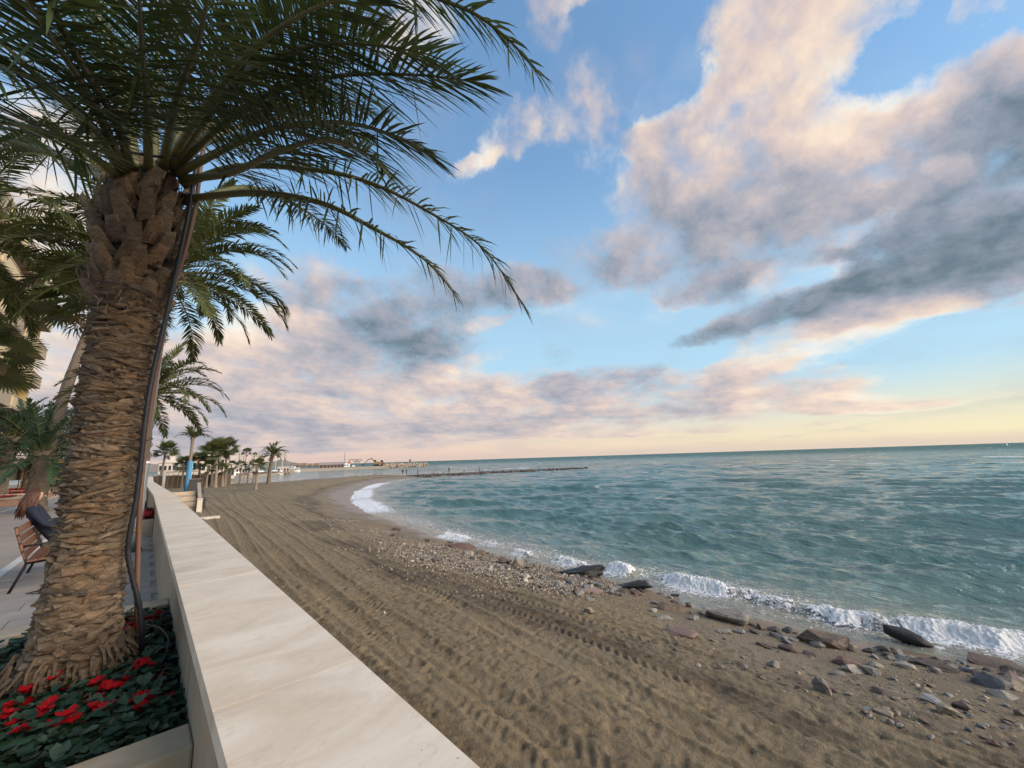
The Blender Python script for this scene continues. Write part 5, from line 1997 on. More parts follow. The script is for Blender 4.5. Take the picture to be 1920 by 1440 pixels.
def stones():
    r = random.Random(31)
    for i, (px, py, w, h, d, m, lb) in enumerate(ROCKS):
        big_stone(px, py, w, h, d, m, lb, 500 + i, yaw=r.uniform(-.25, .25), tiltx=r.uniform(-.12, .12), tilty=r.uniform(-.10, .15), sink=.40)
    # the log shaped rock leaning out of the foam
    q = sand_hit(1705, 1215, .1)
    q[2] = max(q[2], .0)
    me = rock_mesh(777, 40, 1, 1.0, .03)
    o = link('rock', me, 'rock_black', smooth=True)
    o.scale = (1.05, .36, .36)
    o.rotation_euler = (0, R(16), -math.atan2(q[0], q[1]) - .1)
    o.location = (q[0] + .2, q[1], q[2] + .16)
    tag(o, 'rounded black log shaped rock leaning out of the white foam', 'rock')
    # pebble bank: single stones, then the small stuff
    shapes = {}
    for m in ('rock_grey', 'rock_tan', 'rock_brown', 'rock_pale', 'rock_blue', 'rock_red'):
        shapes[m] = []
        for k in range(5):
            me = rock_mesh(3000 + k + 17 * len(shapes), 11, 0)
            me.name = 'stone_' + m
            me.materials.append(MATS[m])
            shapes[m].append(me)
    quad = [(690, 1012), (1000, 1052), (1190, 1112), (1120, 1128), (940, 1085), (760, 1052)]
    def inside(x, y):
        c = False
        for i in range(len(quad)):
            (ax, ay), (bx, by) = quad[i], quad[(i + 1) % len(quad)]
            if (ay > y) != (by > y) and x < (bx - ax) * (y - ay) / (by - ay) + ax:
                c = not c
        return c
    n = 0
    while n < 240:
        px, py = r.uniform(690, 1190), r.uniform(1008, 1130)
        if not inside(px, py):
            continue
        f = (px - 690) / 500
        q = sand_hit(px, py, .4)
        s_ = r.choice((.10, .12, .14, .16, .2, .24, .28)) * (1.0 + .45 * f)
        m = r.choices(list(shapes)[:6], (10, 4, 5, 3, 4, 1))[0]
        o = link('stone', shapes[m][r.randrange(5)], None)
        o.scale = (s_, s_ * r.uniform(.6, .95), s_ * r.uniform(.45, .75))
        o.rotation_euler = (r.uniform(-.3, .3), r.uniform(-.3, .3), r.uniform(0, 6.28))
        o.location = (q[0], q[1], q[2] + s_ * .14)
        tag(o, 'loose stone in the grey pebble bank beside the water', 'stone', 'stones of the pebble bank')
        n += 1
    n = 0
    while n < 150:
        px, py = r.uniform(1230, 1915), r.uniform(1150, 1400)
        line = 1165 + (px - 1230) * .22
        if py < line or py > line + 60 + 60 * (px - 1230) / 690:
            continue
        q = sand_hit(px, py, .4)
        s_ = r.uniform(.05, .17)
        m = r.choices(list(shapes)[:6], (8, 6, 5, 2, 3, 1))[0]
        o = link('stone', shapes[m][r.randrange(5)], None)
        o.scale = (s_, s_ * r.uniform(.6, .95), s_ * r.uniform(.4, .7))
        o.rotation_euler = (r.uniform(-.3, .3), r.uniform(-.3, .3), r.uniform(0, 6.28))
        o.location = (q[0], q[1], q[2] + s_ * .05)
        tag(o, 'small loose stone scattered on the sand among the rocks at right', 'stone', 'small stones at right')
        n += 1
    # dark wet stones along the edge of the water
    edge = [(800, 1012), (900, 1040), (1000, 1058), (1080, 1085), (1160, 1105), (1260, 1128), (1400, 1170), (1540, 1205), (1700, 1232), (1900, 1270)]
    for n in range(115):
        px = r.uniform(810, 1910)
        py = float(np.interp(px, [e[0] for e in edge], [e[1] for e in edge])) + r.gauss(2, 7)
        q = sand_hit(px, py, .2)
        q[2] = max(q[2], -.04)
        s_ = r.uniform(.16, .46) * (1.0 if px > 1000 else .9)
        m = r.choice(('rock_brown', 'rock_dark', 'rock_dark', 'rock_grey', 'rock_blue'))
        if m not in shapes:
            shapes[m] = []
        while len(shapes[m]) < 5:
            me = rock_mesh(5000 + len(shapes[m]) + 31 * len(shapes), 14, 1, 1.0, .08)
            me.name = 'stone_' + m
            me.materials.append(MATS[m])
            shapes[m].append(me)
        o = link('rock', shapes[m][r.randrange(5)], None)
        o.scale = (s_, s_ * r.uniform(.5, .9), s_ * r.uniform(.35, .6))
        o.rotation_euler = (r.uniform(-.2, .2), r.uniform(-.2, .2), r.uniform(0, 6.28))
        o.location = (q[0], q[1], q[2] + s_ * .06)
        tag(o, 'dark wet stone at the very edge of the surf', 'rock', 'dark wet stones at the edge of the surf')
    # fine pebbles and shell grit as one mass
    V, F = [], []
    k = 0
    icos = np.array([(0, 0, .5), (.45, 0, .1), (0, .45, .1), (-.45, 0, .1), (0, -.45, .1), (.2, .2, -.3), (-.2, -.2, -.3)])
    tri = np.array([(0, 1, 2), (0, 2, 3), (0, 3, 4), (0, 4, 1), (1, 5, 2), (3, 6, 4), (2, 5, 3), (4, 6, 1)])
    rng = np.random.default_rng(9)
    P_ = []
    cand = np.stack([rng.uniform(680, 1200, 40000), rng.uniform(1005, 1135, 40000)], 1)
    jit = rng.normal(0, 7, 40000)
    cand = np.array([c for c, k in zip(cand, jit) if inside(c[0], c[1] + k)][:8500])
    zz = np.full(len(cand), .4)
    dd = FW + ((cand[:, 0] - 960) / FPX)[:, None] * RT - ((cand[:, 1] - 720) / FPX)[:, None] * UP
    for _ in range(10):
        q = CAMP + ((zz - EYE) / dd[:, 2])[:, None] * dd
        zz = .5 * zz + .5 * sand_base(q[:, 0], q[:, 1])
    P_ = [(a + rng.normal(0, .12), b + rng.normal(0, .25)) for a, b in q[:, :2]]
    while len(P_) < 14000:
        y = rng.uniform(-1, 1) ** 3 * 3 + rng.choice([14, 14, 18, 10, 7, 4, 1, 24, 30])
        d = abs(rng.normal(0, 1)) * 1.6 + 1.1
        P_.append((13.5 - d * (1.5 if y > 9 else 1.2), y))
    P_ = np.array(P_)
    near_bank = (P_[:, 1] > 8)
    zz = sand_base(P_[:, 0], P_[:, 1])
    for i in range(len(P_)):
        s_ = rng.uniform(.03, .10) if near_bank[i] else rng.uniform(.012, .045)
        a = rng.uniform(0, 6.28)
        c, s2 = math.cos(a), math.sin(a)
        q = icos * np.array([s_, s_ * rng.uniform(.6, 1), s_ * .7]) + rng.normal(0, .06 * s_, icos.shape)
        q = np.stack([q[:, 0] * c - q[:, 1] * s2 + P_[i, 0], q[:, 0] * s2 + q[:, 1] * c + P_[i, 1], q[:, 2] + zz[i] + .25 * s_], 1)
        V.append(q)
        F.append(tri + k)
        k += 7
    me = npmesh('pebbles', np.concatenate(V), np.concatenate(F))
    o = link('pebbles', me, 'rock_peb')
    tag(o, 'fine pebbles and shell grit strewn along the waterline', 'pebbles', None, 'stuff')


m_, g_, p_ = mat('rock_peb')
geo_ = g_.n('ShaderNodeNewGeometry')
g_.put(p_.inputs['Base Color'], g_.ramp(geo_.outputs['Random Per Island'], [(0, (.10, .075, .055)), (.35, (.20, .165, .125)), (.6, (.28, .235, .185)), (.8, (.36, .29, .20)), (.93, (.50, .45, .38)), (1, (.24, .12, .09))]))
p_.inputs['Roughness'].default_value = .8
stones()


# ------------------------------------------------------------------ surf: heaped froth and flung drops on the breakers
def surf():
    bm = bmesh.new()
    bmesh.ops.create_icosphere(bm, subdivisions=2, radius=1.0)
    IV = np.array([v.co[:] for v in bm.verts])
    IF = np.array([[v.index for v in f.verts] for f in bm.faces])
    bm.free()
    bm = bmesh.new()
    bmesh.ops.create_icosphere(bm, subdivisions=1, radius=1.0)
    JV = np.array([v.co[:] for v in bm.verts])
    JF = np.array([[v.index for v in f.verts] for f in bm.faces])
    bm.free()
    KV = JV[:12] / np.linalg.norm(JV[:12], axis=1)[:, None]
    bm = bmesh.new()
    bmesh.ops.convex_hull(bm, input=[bm.verts.new(v) for v in KV])
    bm.verts.index_update()
    KF = np.array([[v.index for v in f.verts] for f in bm.faces])
    bm.free()
    rng = np.random.default_rng(77)
    V, F = [], []
    k = 0
    # x of the waterline at y
    sy = np.array([p[1] for p in SHORE[:12]])
    sx = np.array([p[0] for p in SHORE[:12]])
    for (yc, hl, t0, ht, wh) in BREAK:
        if yc > 30 or wh < .5 or yc < -5:
            continue
        n = int(1500 * hl * wh)
        y = yc + hl * np.clip(rng.normal(0, .55, n), -1.15, 1.15)
        u = rng.normal(-.12, .22, n)
        jag = fbm(y * 1.3, np.full(n, t0) * .3, 3, 111) - .5
        t = t0 + jag * .7 + u
        x = np.interp(y, sy, sx) + t
        h, f = breakers(y, t)
        lump = fbm(y * 2.2, t * 2.2, 3, 201)
        z = h * (.55 + .6 * lump)
        keep = lump > .40 + .12 * rng.random(n)
        fly = rng.random(n) < .45
        z = z + np.where(fly, np.abs(rng.normal(0, .16, n)) * ht / .3, rng.uniform(-.04, .04, n))
        s_ = np.where(fly, rng.uniform(.003, .010, n), rng.uniform(.006, .024, n) * (.6 + .8 * lump))
        for i in range(n):
            if not (keep[i] or fly[i]):
                continue
            BV, BF = (KV, KF)
            q = BV * s_[i] * rng.uniform(.7, 1.25, 3) + rng.normal(0, .10 * s_[i], BV.shape)
            V.append(q + np.array([x[i], y[i], z[i]]))
            F.append(BF + k)
            k += len(BV)
    # froth sheet heaped over the crests, torn where it thins out
    ys = np.arange(-5.2, 22.6, .024)
    ts = np.arange(-1.0, 1.5, .024)
    T_, Y_ = np.meshgrid(ts, ys)
    yv, tv = Y_.ravel(), T_.ravel()
    xv = np.interp(yv, sy, sx) + tv
    h, f = breakers(yv, tv)
    bil = 1 - np.abs(fbm(xv * 4.5, yv * 4.5, 4, 221, .6) * 2 - 1)
    fin = fbm(xv * 14, yv * 14, 4, 231, .65)
    fin2 = fbm(xv * 26 + 3, yv * 26, 2, 251, .6)
    disp = f * (.11 * (bil - .45) + .11 * (fin - .5) + .06 * (fin2 - .5))
    zv = h * 1.08 + .03 + np.maximum(disp, -.035)
    mask = f + (fbm(xv * 3.2, yv * 3.2, 4, 241, .6) - .5) * .9 + (fin - .5) * 1.1 + (fin2 - .5) * .35 + .32 * sstep(f, .6, .9)
    ny, nx = T_.shape
    idx = np.arange(nx * ny).reshape(ny, nx)
    Q = np.stack([idx[:-1, :-1], idx[:-1, 1:], idx[1:, 1:], idx[1:, :-1]], -1).reshape(-1, 4)
    Q = Q[mask[Q].min(1) > .52]
    used = np.unique(Q)
    remap = np.full(nx * ny, -1)
    remap[used] = np.arange(len(used)) + k
    V.append(np.stack([xv, yv, zv], 1)[used])
    Q = remap[Q]
    F.append(np.concatenate([Q[:, [0, 1, 2]], Q[:, [0, 2, 3]]]))
    me = npmesh('surf', np.concatenate(V), np.concatenate(F))
    o = link('surf_foam', me, 'foam', smooth=True)
    tag(o, 'white froth and spray heaped on the breaking waves along the waterline', 'foam', None, 'stuff')


surf()


# ------------------------------------------------------------------ across the promenade
def apartment():
    fx = -10.4
    t = thing('apartment_building', 'tall cream apartment building with stacked balconies at the left edge', 'building', (fx - 6, 50, PROM))
    y0, y1, H = 37.0, 62.0, 22.5
    MB().box((0, 0, H / 2), (12, y1 - y0, H)).build('wall', 'cream_wall', t)
    MB().box((0, 0, H + .25), (12.8, y1 - y0 + .8, .5)).build('roof', 'slab', t)
    for fl in range(7):
        z = 1.2 + fl * 3.0
        for b in range(5):
            yc = (y0 + 2.6 + b * 4.95) - 50
            w = MB().box((6.02, yc, z + 1.25), (.10, 2.9, 2.1)).build('window', 'white_wall', t)
            for s_ in (-1, 1):
                MB().box((6.085, yc + s_ * .70, z + 1.25), (.03, 1.32, 1.95)).build('pane', 'glass_dark' if (fl + b) % 3 else 'glass_green', w)
            bl = MB().box((6.76, yc, z - .02), (1.5, 4.3, .22)).build('balcony', 'slab', t)
            MB().box((7.45, yc, z + .50), (.10, 4.3, .82)).build('parapet', 'cream_wall' if b % 2 else 'slab', bl)
            MB().box((7.45, yc, z + .97), (.16, 4.4, .10)).build('rail', 'slab', bl)
            for s_ in (-1, 1):
                MB().box((6.80, yc + s_ * 2.2, z + .50), (1.3, .08, .8)).build('parapet', 'cream_wall', bl)
        MB().box((6.25, 12.2, z + 1.4), (.8, 1.0, 3.0 - .02)).build('pier', 'yellow_wall', t)
    # end wall windows
    for fl in range(7):
        z = 1.2 + fl * 3.0
        w = MB().box((2.5, y1 - 50 + .03, z + 1.3), (1.6, .1, 1.4)).build('window', 'white_wall', t)
        MB().box((2.5, y1 - 50 + .09, z + 1.3), (1.4, .03, 1.2)).build('pane', 'glass_dark', w)


apartment()


def promenade_beds():
    for i, (x0, x1, y0, y1, lb) in enumerate(((-9.2, -4.75, 33.0, 36.6, 'nearest brick planter across the promenade at the left edge'),
                                               (-9.2, -4.55, 39.0, 44.0, 'middle brick planter with a pale rim across the promenade'),
                                               (-8.5, -3.6, 47.0, 53.0, 'farthest brick planter across the promenade, touching the trunk'))):
        t = thing('planter', lb, 'planter', ((x0 + x1) / 2, (y0 + y1) / 2, PROM))
        w, l = (x1 - x0) / 2, (y1 - y0) / 2
        def ring(r0, r1, z0, z1, name, m):
            n = 28
            vs = []
            for (q, z) in ((r0, z0), (r1, z0), (r1, z1), (r0, z1)):
                for k in range(n):
                    a = 2 * math.pi * k / n
                    c, s_ = math.cos(a), math.sin(a)
                    px = (w + q) * math.copysign(abs(c) ** .35, c)
                    py = (l + q) * math.copysign(abs(s_) ** .35, s_)
                    vs.append((px, py, z))
            fs = [(j * n + k, j * n + (k + 1) % n, ((j + 1) % 4) * n + (k + 1) % n, ((j + 1) % 4) * n + k) for j in range(4) for k in range(n)]
            MB().add(vs, fs).build(name, m, t)
        ring(-.32, -.02, 0, .36, 'side', 'brick_red')
        ring(-.38, .04, .362, .44, 'rim', 'kerb_stone')
        MB().box((0, 0, .18), (2 * w - .7, 2 * l - .7, .34)).build('soil', 'soil', t)
        far_bed(['mass of red flowers in the nearest brick planter at the left edge', 'mass of red flowers in the middle brick planter across the promenade', 'mass of red flowers in the farthest brick planter across the promenade'][i],
                x0 + .35, x1 - .35, y0 + .35, y1 - .35, PROM + .36, 60 + i, 60)
    # pavilion bits seen between the palms
    t = thing('kiosk', 'small yellow walled kiosk with a dark awning between the palms at left', 'kiosk', (-6.3, 60, PROM))
    MB().box((0, 0, 1.4), (4.5, 3, 2.8)).build('wall', 'yellow_wall', t)
    MB().box((0, 0, 2.9), (5.2, 3.6, .2)).build('roof', 'slab', t)
    MB().box((-1.0, -1.56, 1.3), (1.6, .1, 1.9)).build('window', 'glass_dark', t)
    MB().box((-.5, -2.4, 2.35), (3.4, 1.6, .08), 0, Matrix.Rotation(R(14), 3, 'X')).build('awning', 'near_black', t)
    for i, (x, y) in enumerate(((-8.2, 55.5), (-7.1, 56.2))):
        t = thing('parasol', ['dark closed-top cafe parasol farther left by the kiosk', 'dark cafe parasol nearer the kiosk wall'][i], 'parasol', (x, y, PROM))
        MB().tube([(0, 0, 0), (0, 0, 2.5)], .03, 8).build('pole', 'dark_steel', t)
        MB().lathe((0, 0, 2.1), [(1.5, 0), (1.48, .04), (.05, .55)], 8).build('canopy', 'near_black', t)
    for i, (x, y) in enumerate(((-5.4, 54.5), (-4.6, 56.5))):
        t = thing('chair', ['white cafe chair beside the kiosk, left one of two', 'white cafe chair beside the kiosk, right one of two'][i], 'chair', (x, y, PROM), .6 * i)
        MB().box((0, 0, .45), (.45, .45, .04)).build('seat', 'white_band', t)
        MB().box((0, .21, .72), (.45, .04, .5)).build('backrest', 'white_band', t)
        for sx in (-1, 1):
            for sy in (-1, 1):
                MB().box((sx * .19, sy * .19, .215), (.035, .035, .43)).build('leg', 'white_band', t)


promenade_beds()


# ------------------------------------------------------------------ stairs to the beach
def stairs():
    q = onz(372, 962, 1.45)
    x1, yb = q[0] + .05, q[1]
    t = thing('beach_stairs', 'stone stairs from the promenade down to the sand beyond the sea wall', 'stairs', (x1 - 1.0, yb, 1.3))
    n = 8
    rise = (PROM - 1.45) / n
    for i in range(n):
        MB().box((-.05, .2 + .36 * i + .18, rise * i / 2 + .1), (1.9, .36, .1 + rise * (i + 1))).build('step', 'kerb_stone' if i % 2 else 'concrete', t, None, False, .01)
        MB().box((-.05, .2 + .36 * i + .02, rise * i / 2 + .1 + (.1 + rise * (i + 1)) / 2 + .008), (1.88, .07, .02)).build('nosing', 'pale_post', t)
    MB().add([(.93, .1, 0), (1.15, .1, 0), (1.15, 3.2, 0), (.93, 3.2, 0), (.93, .1, .55), (1.15, .1, .55), (1.15, 3.2, 2.2), (.93, 3.2, 2.2)], [(3, 2, 1, 0), (4, 5, 6, 7), (0, 1, 5, 4), (1, 2, 6, 5), (2, 3, 7, 6), (3, 0, 4, 7)]).build('side_wall', 'concrete', t)
    o = MB().box((0, 0, .5), (.30, .30, 1.0)).box((0, 0, 1.03), (.36, .36, .06)).build('gate_post', 'pale_post', None, tuple(q - np.array([0, 0, .05])), False, .01)
    tag(o, 'short white stone post at the foot of the beach stairs', 'post')
    q2 = onz(381, 955, 1.45)
    o = MB().box((0, 0, .45), (.20, .16, .9)).box((0, 0, .92), (.14, .2, .05)).build('bin_post', 'near_black', None, tuple(q2 - np.array([0, 0, .05])), False, .01)
    tag(o, 'dark narrow post just right of the white stair post', 'post')
    q3 = onz(393, 972, 1.45)
    o = MB().prism([(-.5, -.3), (.5, -.35), (.55, .3), (-.45, .35)], 0, .14).build('stone_slab', 'pale_post', None, tuple(q3 - np.array([0, 0, .03])), False, .02)
    tag(o, 'flat pale slab lying on the sand near the stair post', 'slab')


stairs()


# ------------------------------------------------------------------ far end of the beach
def sand_place(px, py, z0=1.5):
    q = sand_hit(px, py, z0)
    return q


def height_at(q, px, py):
    """height above q of the pixel's ray at q's distance"""
    p = ondist(px, py, math.hypot(q[0], q[1]))
    return p[2] - q[2]


def far_beach():
    # reed fence panels
    a, b = sand_place(283, 916), sand_place(432, 909)
    t = thing('reed_fence', 'brown reed screen fence behind the far beach palms', 'fence', tuple((a + b) / 2))
    d = b - a
    L = math.hypot(d[0], d[1])
    rz = math.atan2(d[1], d[0])
    n = 16
    for i in range(n):
        f = (i + .5) / n
        c = a + d * f - (a + b) / 2
        hgt = 2.25 + .05 * math.sin(i * 2.1)
        MB().box((c[0], c[1], hgt / 2 - .15), (L / n - .05, .07, hgt), rz).build('panel', 'reed', t)
        c = a + d * (i / n) - (a + b) / 2
        MB().box((c[0], c[1] - .08, 1.15), (.10, .10, 2.5), rz).build('post', 'post_wood', t)
    q = sand_place(305, 916)
    h = height_at(q, 314, 884)
    o = MB().tube([(0, 0, -.1), (0, .1, h * .5), (0, .1, h)], [.26, .24, .22], 8).build('concrete_post', 'pale_post', None, tuple(q), True)
    tag(o, 'pale leaning concrete post in front of the reed fence', 'post')
    # blue wrapped palm
    q = sand_place(350, 922)
    h = height_at(q, 361, 820)
    t = feather_palm('date_palm', 'slender palm with its lower trunk wrapped in bright blue near the stairs', tuple(q), h, .22, 'far', 22, 71, (0, 0), .95, low=.58, rough=.03, boss=.03, bark='bark_grey')
    hb = height_at(q, 356, 864)
    MB().lathe((0, 0, 0), [(.36, 0), (.34, hb * .3), (.30, hb * .97), (.28, hb)], 14).build('blue_wrap', 'blue_paint', t, None, True)
    MB().box((.30, -.12, hb * .66), (.10, .16, hb * .62)).build('blue_box', 'blue_light', t)
    # dark A-board / hut by the stairs
    q = sand_place(366, 926)
    t = thing('beach_hut', 'small dark tilted hut shape beside the blue palm trunk', 'hut', tuple(q))
    h = height_at(q, 366, 899)
    MB().add([(-.9, -.4, 0), (.9, -.4, 0), (.9, .7, 0), (-.9, .7, 0), (-.7, -.1, h), (.4, -.1, h), (.4, .5, h), (-.7, .5, h)], [(3, 2, 1, 0), (4, 5, 6, 7), (0, 1, 5, 4), (1, 2, 6, 5), (2, 3, 7, 6), (3, 0, 4, 7)]).build('wall', 'near_black', t)
    MB().box((-.15, .2, h + .05), (1.3, .8, .08)).build('roof', 'shed_wall', t)
    # lone date palm
    q = sand_place(503, 908)
    h = height_at(q, 511, 851)
    feather_palm('date_palm', 'lone date palm with a spiky round crown standing on the far sand', tuple(q), h, .30, 'far', 34, 72, (.35, 0), 1.05, low=.85, rough=.05, boss=.12, bark='bark_far')
    fan = [  # base px, crown centre px, scale, leaves, label
        (300, 912, 311, 846, 1.25, 40, 'round fan palm nearest the sea wall behind its far end'),
        (340, 914, 345, 872, .95, 22, 'short fan palm between the round one and the blue trunk'),
        (374, 912, 372, 866, 1.0, 24, 'fan palm just right of the blue trunk'),
        (386, 915, 391, 876, .8, 18, 'short fan palm at the left foot of the palm cluster'),
        (403, 914, 406, 847, 1.35, 42, 'broad fan palm at the left of the tall palm cluster'),
        (396, 911, 398, 852, 1.1, 26, 'fan palm behind the broad one of the cluster'),
        (421, 911, 424, 842, 1.20, 36, 'tall fan palm at the right of the palm cluster'),
        (417, 912, 416, 880, .75, 18, 'low fan palm at the foot of the palm cluster'),
        (430, 908, 434, 872, .7, 16, 'small fan palm right of the palm cluster'),
        (457, 906, 462, 848, 1.0, 26, 'tall fan palm between the cluster and the lone date palm'),
        (472, 905, 477, 853, .85, 20, 'fan palm left of the lone date palm'),
        (449, 907, 453, 872, .6, 14, 'thin young fan palm, leftmost of the slim row'),
        (464, 906, 467, 874, .6, 14, 'thin young fan palm in the middle of the slim row'),
        (479, 918, 482, 874, .75, 16, 'young fan palm standing forward on the sand before the slim row'),
        (474, 906, 490, 868, .6, 12, 'thin leaning fan palm close to the lone date palm'),
    ]
    for i, (bx, by, cx, cy, sc, nf, lb) in enumerate(fan):
        q = sand_place(bx, by)
        h = height_at(q, cx, cy)
        c = ondist(cx, cy, math.hypot(q[0], q[1]))
        fan_palm('fan_palm', lb, tuple(q), h, .24 if sc > 1 else .17, int(nf * .72), 80 + i, sc * 1.1, (c[0] - q[0], c[1] - q[1]), 'fan palms on the far beach', dry=3)
    # shrub hedge behind the wall end
    q = sand_place(284, 905)
    feather_palm('dwarf_palm', 'dense dark dwarf palm behind the far end of the sea wall', (q[0] - 1.2, q[1], q[2]), 1.4, .25, 'farleft', 26, 90, sc=.7)


far_beach()


# ------------------------------------------------------------------ groyne with walkers
def groyne():
    A = np.array([56, 107.5, 0.0])
    B = np.array([118, 93.5, 0.0])
    t = thing('rock_groyne', 'long low groyne of dark boulders reaching from the beach into the sea', 'groyne', tuple((A + B) / 2))
    c = (A + B) / 2
    d = (B - A) / np.linalg.norm(B - A)
    nrm = np.array([-d[1], d[0], 0])
    L = np.linalg.norm(B - A)
    shapes = []
    for m in ('rock_brown', 'rock_dark', 'rock_dark', 'rock_brown'):
        for k in range(3):
            me = rock_mesh(4000 + k + 9 * len(shapes), 13, 0)
            me.materials.append(MATS[m])
            shapes.append(me)
    mb = MB()
    vs = []
    for i in range(25):
        f = i / 24
        p = A + (B - A) * f - c
        hh = .72 * (1 - .45 * f)
        for (o_, z) in ((-3.2, -.6), (-1.5, hh), (1.5, hh), (3.2, -.6)):
            q = p + nrm * o_ * (1 - .3 * f)
            vs.append((q[0], q[1], z))
    fs = [(i * 4 + k, i * 4 + k + 1, i * 4 + 5 + k, i * 4 + 4 + k) for i in range(24) for k in range(3)]
    MB().add(vs, fs).build('core', 'rock_dark', t)
    r = random.Random(8)
    for i in range(290):
        f = (i % 145) / 145 + r.uniform(0, .007)
        row = i // 145
        sz = r.uniform(.8, 1.7)
        off = (r.uniform(-3.0, -1.2) if row else r.uniform(-1.8, 1.6)) * (1 - .3 * f)
        z = (.05 + .5 * (3.0 - abs(off)) / 3) * (1 - .4 * f)
        if f > .93 and r.random() < .55:
            continue
        p = A + (B - A) * f * 1.06 - c + nrm * -abs(off) if row else A + (B - A) * f * 1.06 - c + nrm * off
        o = link('boulder', shapes[r.randrange(len(shapes))], None, t)
        o.location = (p[0], p[1], z)
        o.scale = (sz, sz * r.uniform(.6, .9), sz * r.uniform(.5, .75))
        o.rotation_euler = (r.uniform(-.3, .3), r.uniform(-.3, .3), r.uniform(0, 6.28))
    def top(px, py):
        """a spot on the crown of the groyne along the pixel's bearing"""
        dd = ray(px, py)
        dxy = np.array([dd[0], dd[1]])
        M = np.array([[dxy[0], -(B - A)[0]], [dxy[1], -(B - A)[1]]])
        s_, f = np.linalg.solve(M, A[:2])
        p = A + (B - A) * f
        return np.array([p[0], p[1], .78 * (1 - .45 * max(0, min(1, f))) + .1]), s_ * math.hypot(*dxy)
    people = [  # foot px, head px, label, top colour, legs, arms
        (842, 885, 1.78, 'tallest dark clad person alone in the middle of the groyne', (.02, .02, .025), (.02, .022, .03), 'front'),
        (870, 883, 1.15, 'crouched looking small dark figure right of the tallest person', (.025, .02, .02), (.03, .03, .035), 'front'),
        (899, 881, 1.70, 'pale grey clad person farthest out on the groyne', (.16, .16, .17), (.06, .06, .07), 'front'),
        (755, 889, 1.70, 'dark clad person, left one of the pair near the groyne root', (.02, .02, .022), (.03, .035, .05), 'down'),
        (762, 889, 1.76, 'person in a blue top, right one of the pair near the groyne root', (.05, .08, .15), (.03, .035, .05), 'front'),
        (783, 886, 1.62, 'dark clad person standing alone right of the pair', (.02, .02, .025), (.025, .025, .03), 'down'),
    ]
    for i, (px, py, H, lb, tc, lc, arms) in enumerate(people):
        p, _ = top(px, py)
        standing_person(tuple(p), math.radians(150 + 40 * (i % 3)), H, lb, tc, lc, 200 + i, arms)
    p = sand_place(703, 893, .6)
    standing_person(tuple(p), 2.0, 1.7, 'dark clad person on the sand at the start of the groyne', (.02, .022, .03), (.03, .03, .035), 210, 'down')
    p = sand_place(709, 893, .6)
    standing_person(tuple(p), 1.0, 1.05, 'small child sized figure beside the person at the start of the groyne', (.12, .09, .08), (.05, .06, .08), 211, 'down')


groyne()


# ------------------------------------------------------------------ marina and harbour in the distance
def facing_box(px0, px1, pyb, dist):
    a, b = ondist(px0, pyb, dist), ondist(px1, pyb, dist)
    c = (a + b) / 2
    return c, math.hypot(b[0] - a[0], b[1] - a[1]), math.atan2(b[1] - a[1], b[0] - a[0])


def house(px0, px1, pyt, dist, label, wallm='white_wall', depth=9, zb=1.2, storeys=2, cols=3, step=False, tower=False, roofm='white_wall'):
    c, w, rz = facing_box(px0, px1, 885, dist)
    z1 = ondist((px0 + px1) / 2, pyt, dist)[2]
    t = thing('house' if not tower else 'tower_block', label, 'building', (c[0], c[1], zb), rz)
    h = z1 - zb
    MB().box((0, depth / 2, h / 2), (w, depth, h)).build('wall', wallm, t)
    rf = MB().box((0, depth / 2, h + .16), (w + .5, depth + .5, .3)).build('roof', roofm, t)
    if step:
        MB().box((w * .15, depth * .6, h + .3 + 1.1), (w * .5, depth * .6, 2.2)).build('roof_room', wallm, rf)
    sh = h / storeys
    for s_ in range(storeys):
        for k in range(cols):
            x = -w / 2 + w * (k + .5) / cols
            f = MB().box((x, -.03, sh * (s_ + .48)), (w / cols * .62, .08, sh * .55)).build('window', 'shed_roof', t)
            MB().box((x, -.085, sh * (s_ + .48)), (w / cols * .54, .03, sh * .47)).build('pane', 'glass_dark', f)
        if not tower and s_:
            MB().box((0, -.8, sh * s_ - .1), (w * .96, 1.6, .16)).build('terrace', wallm, t)


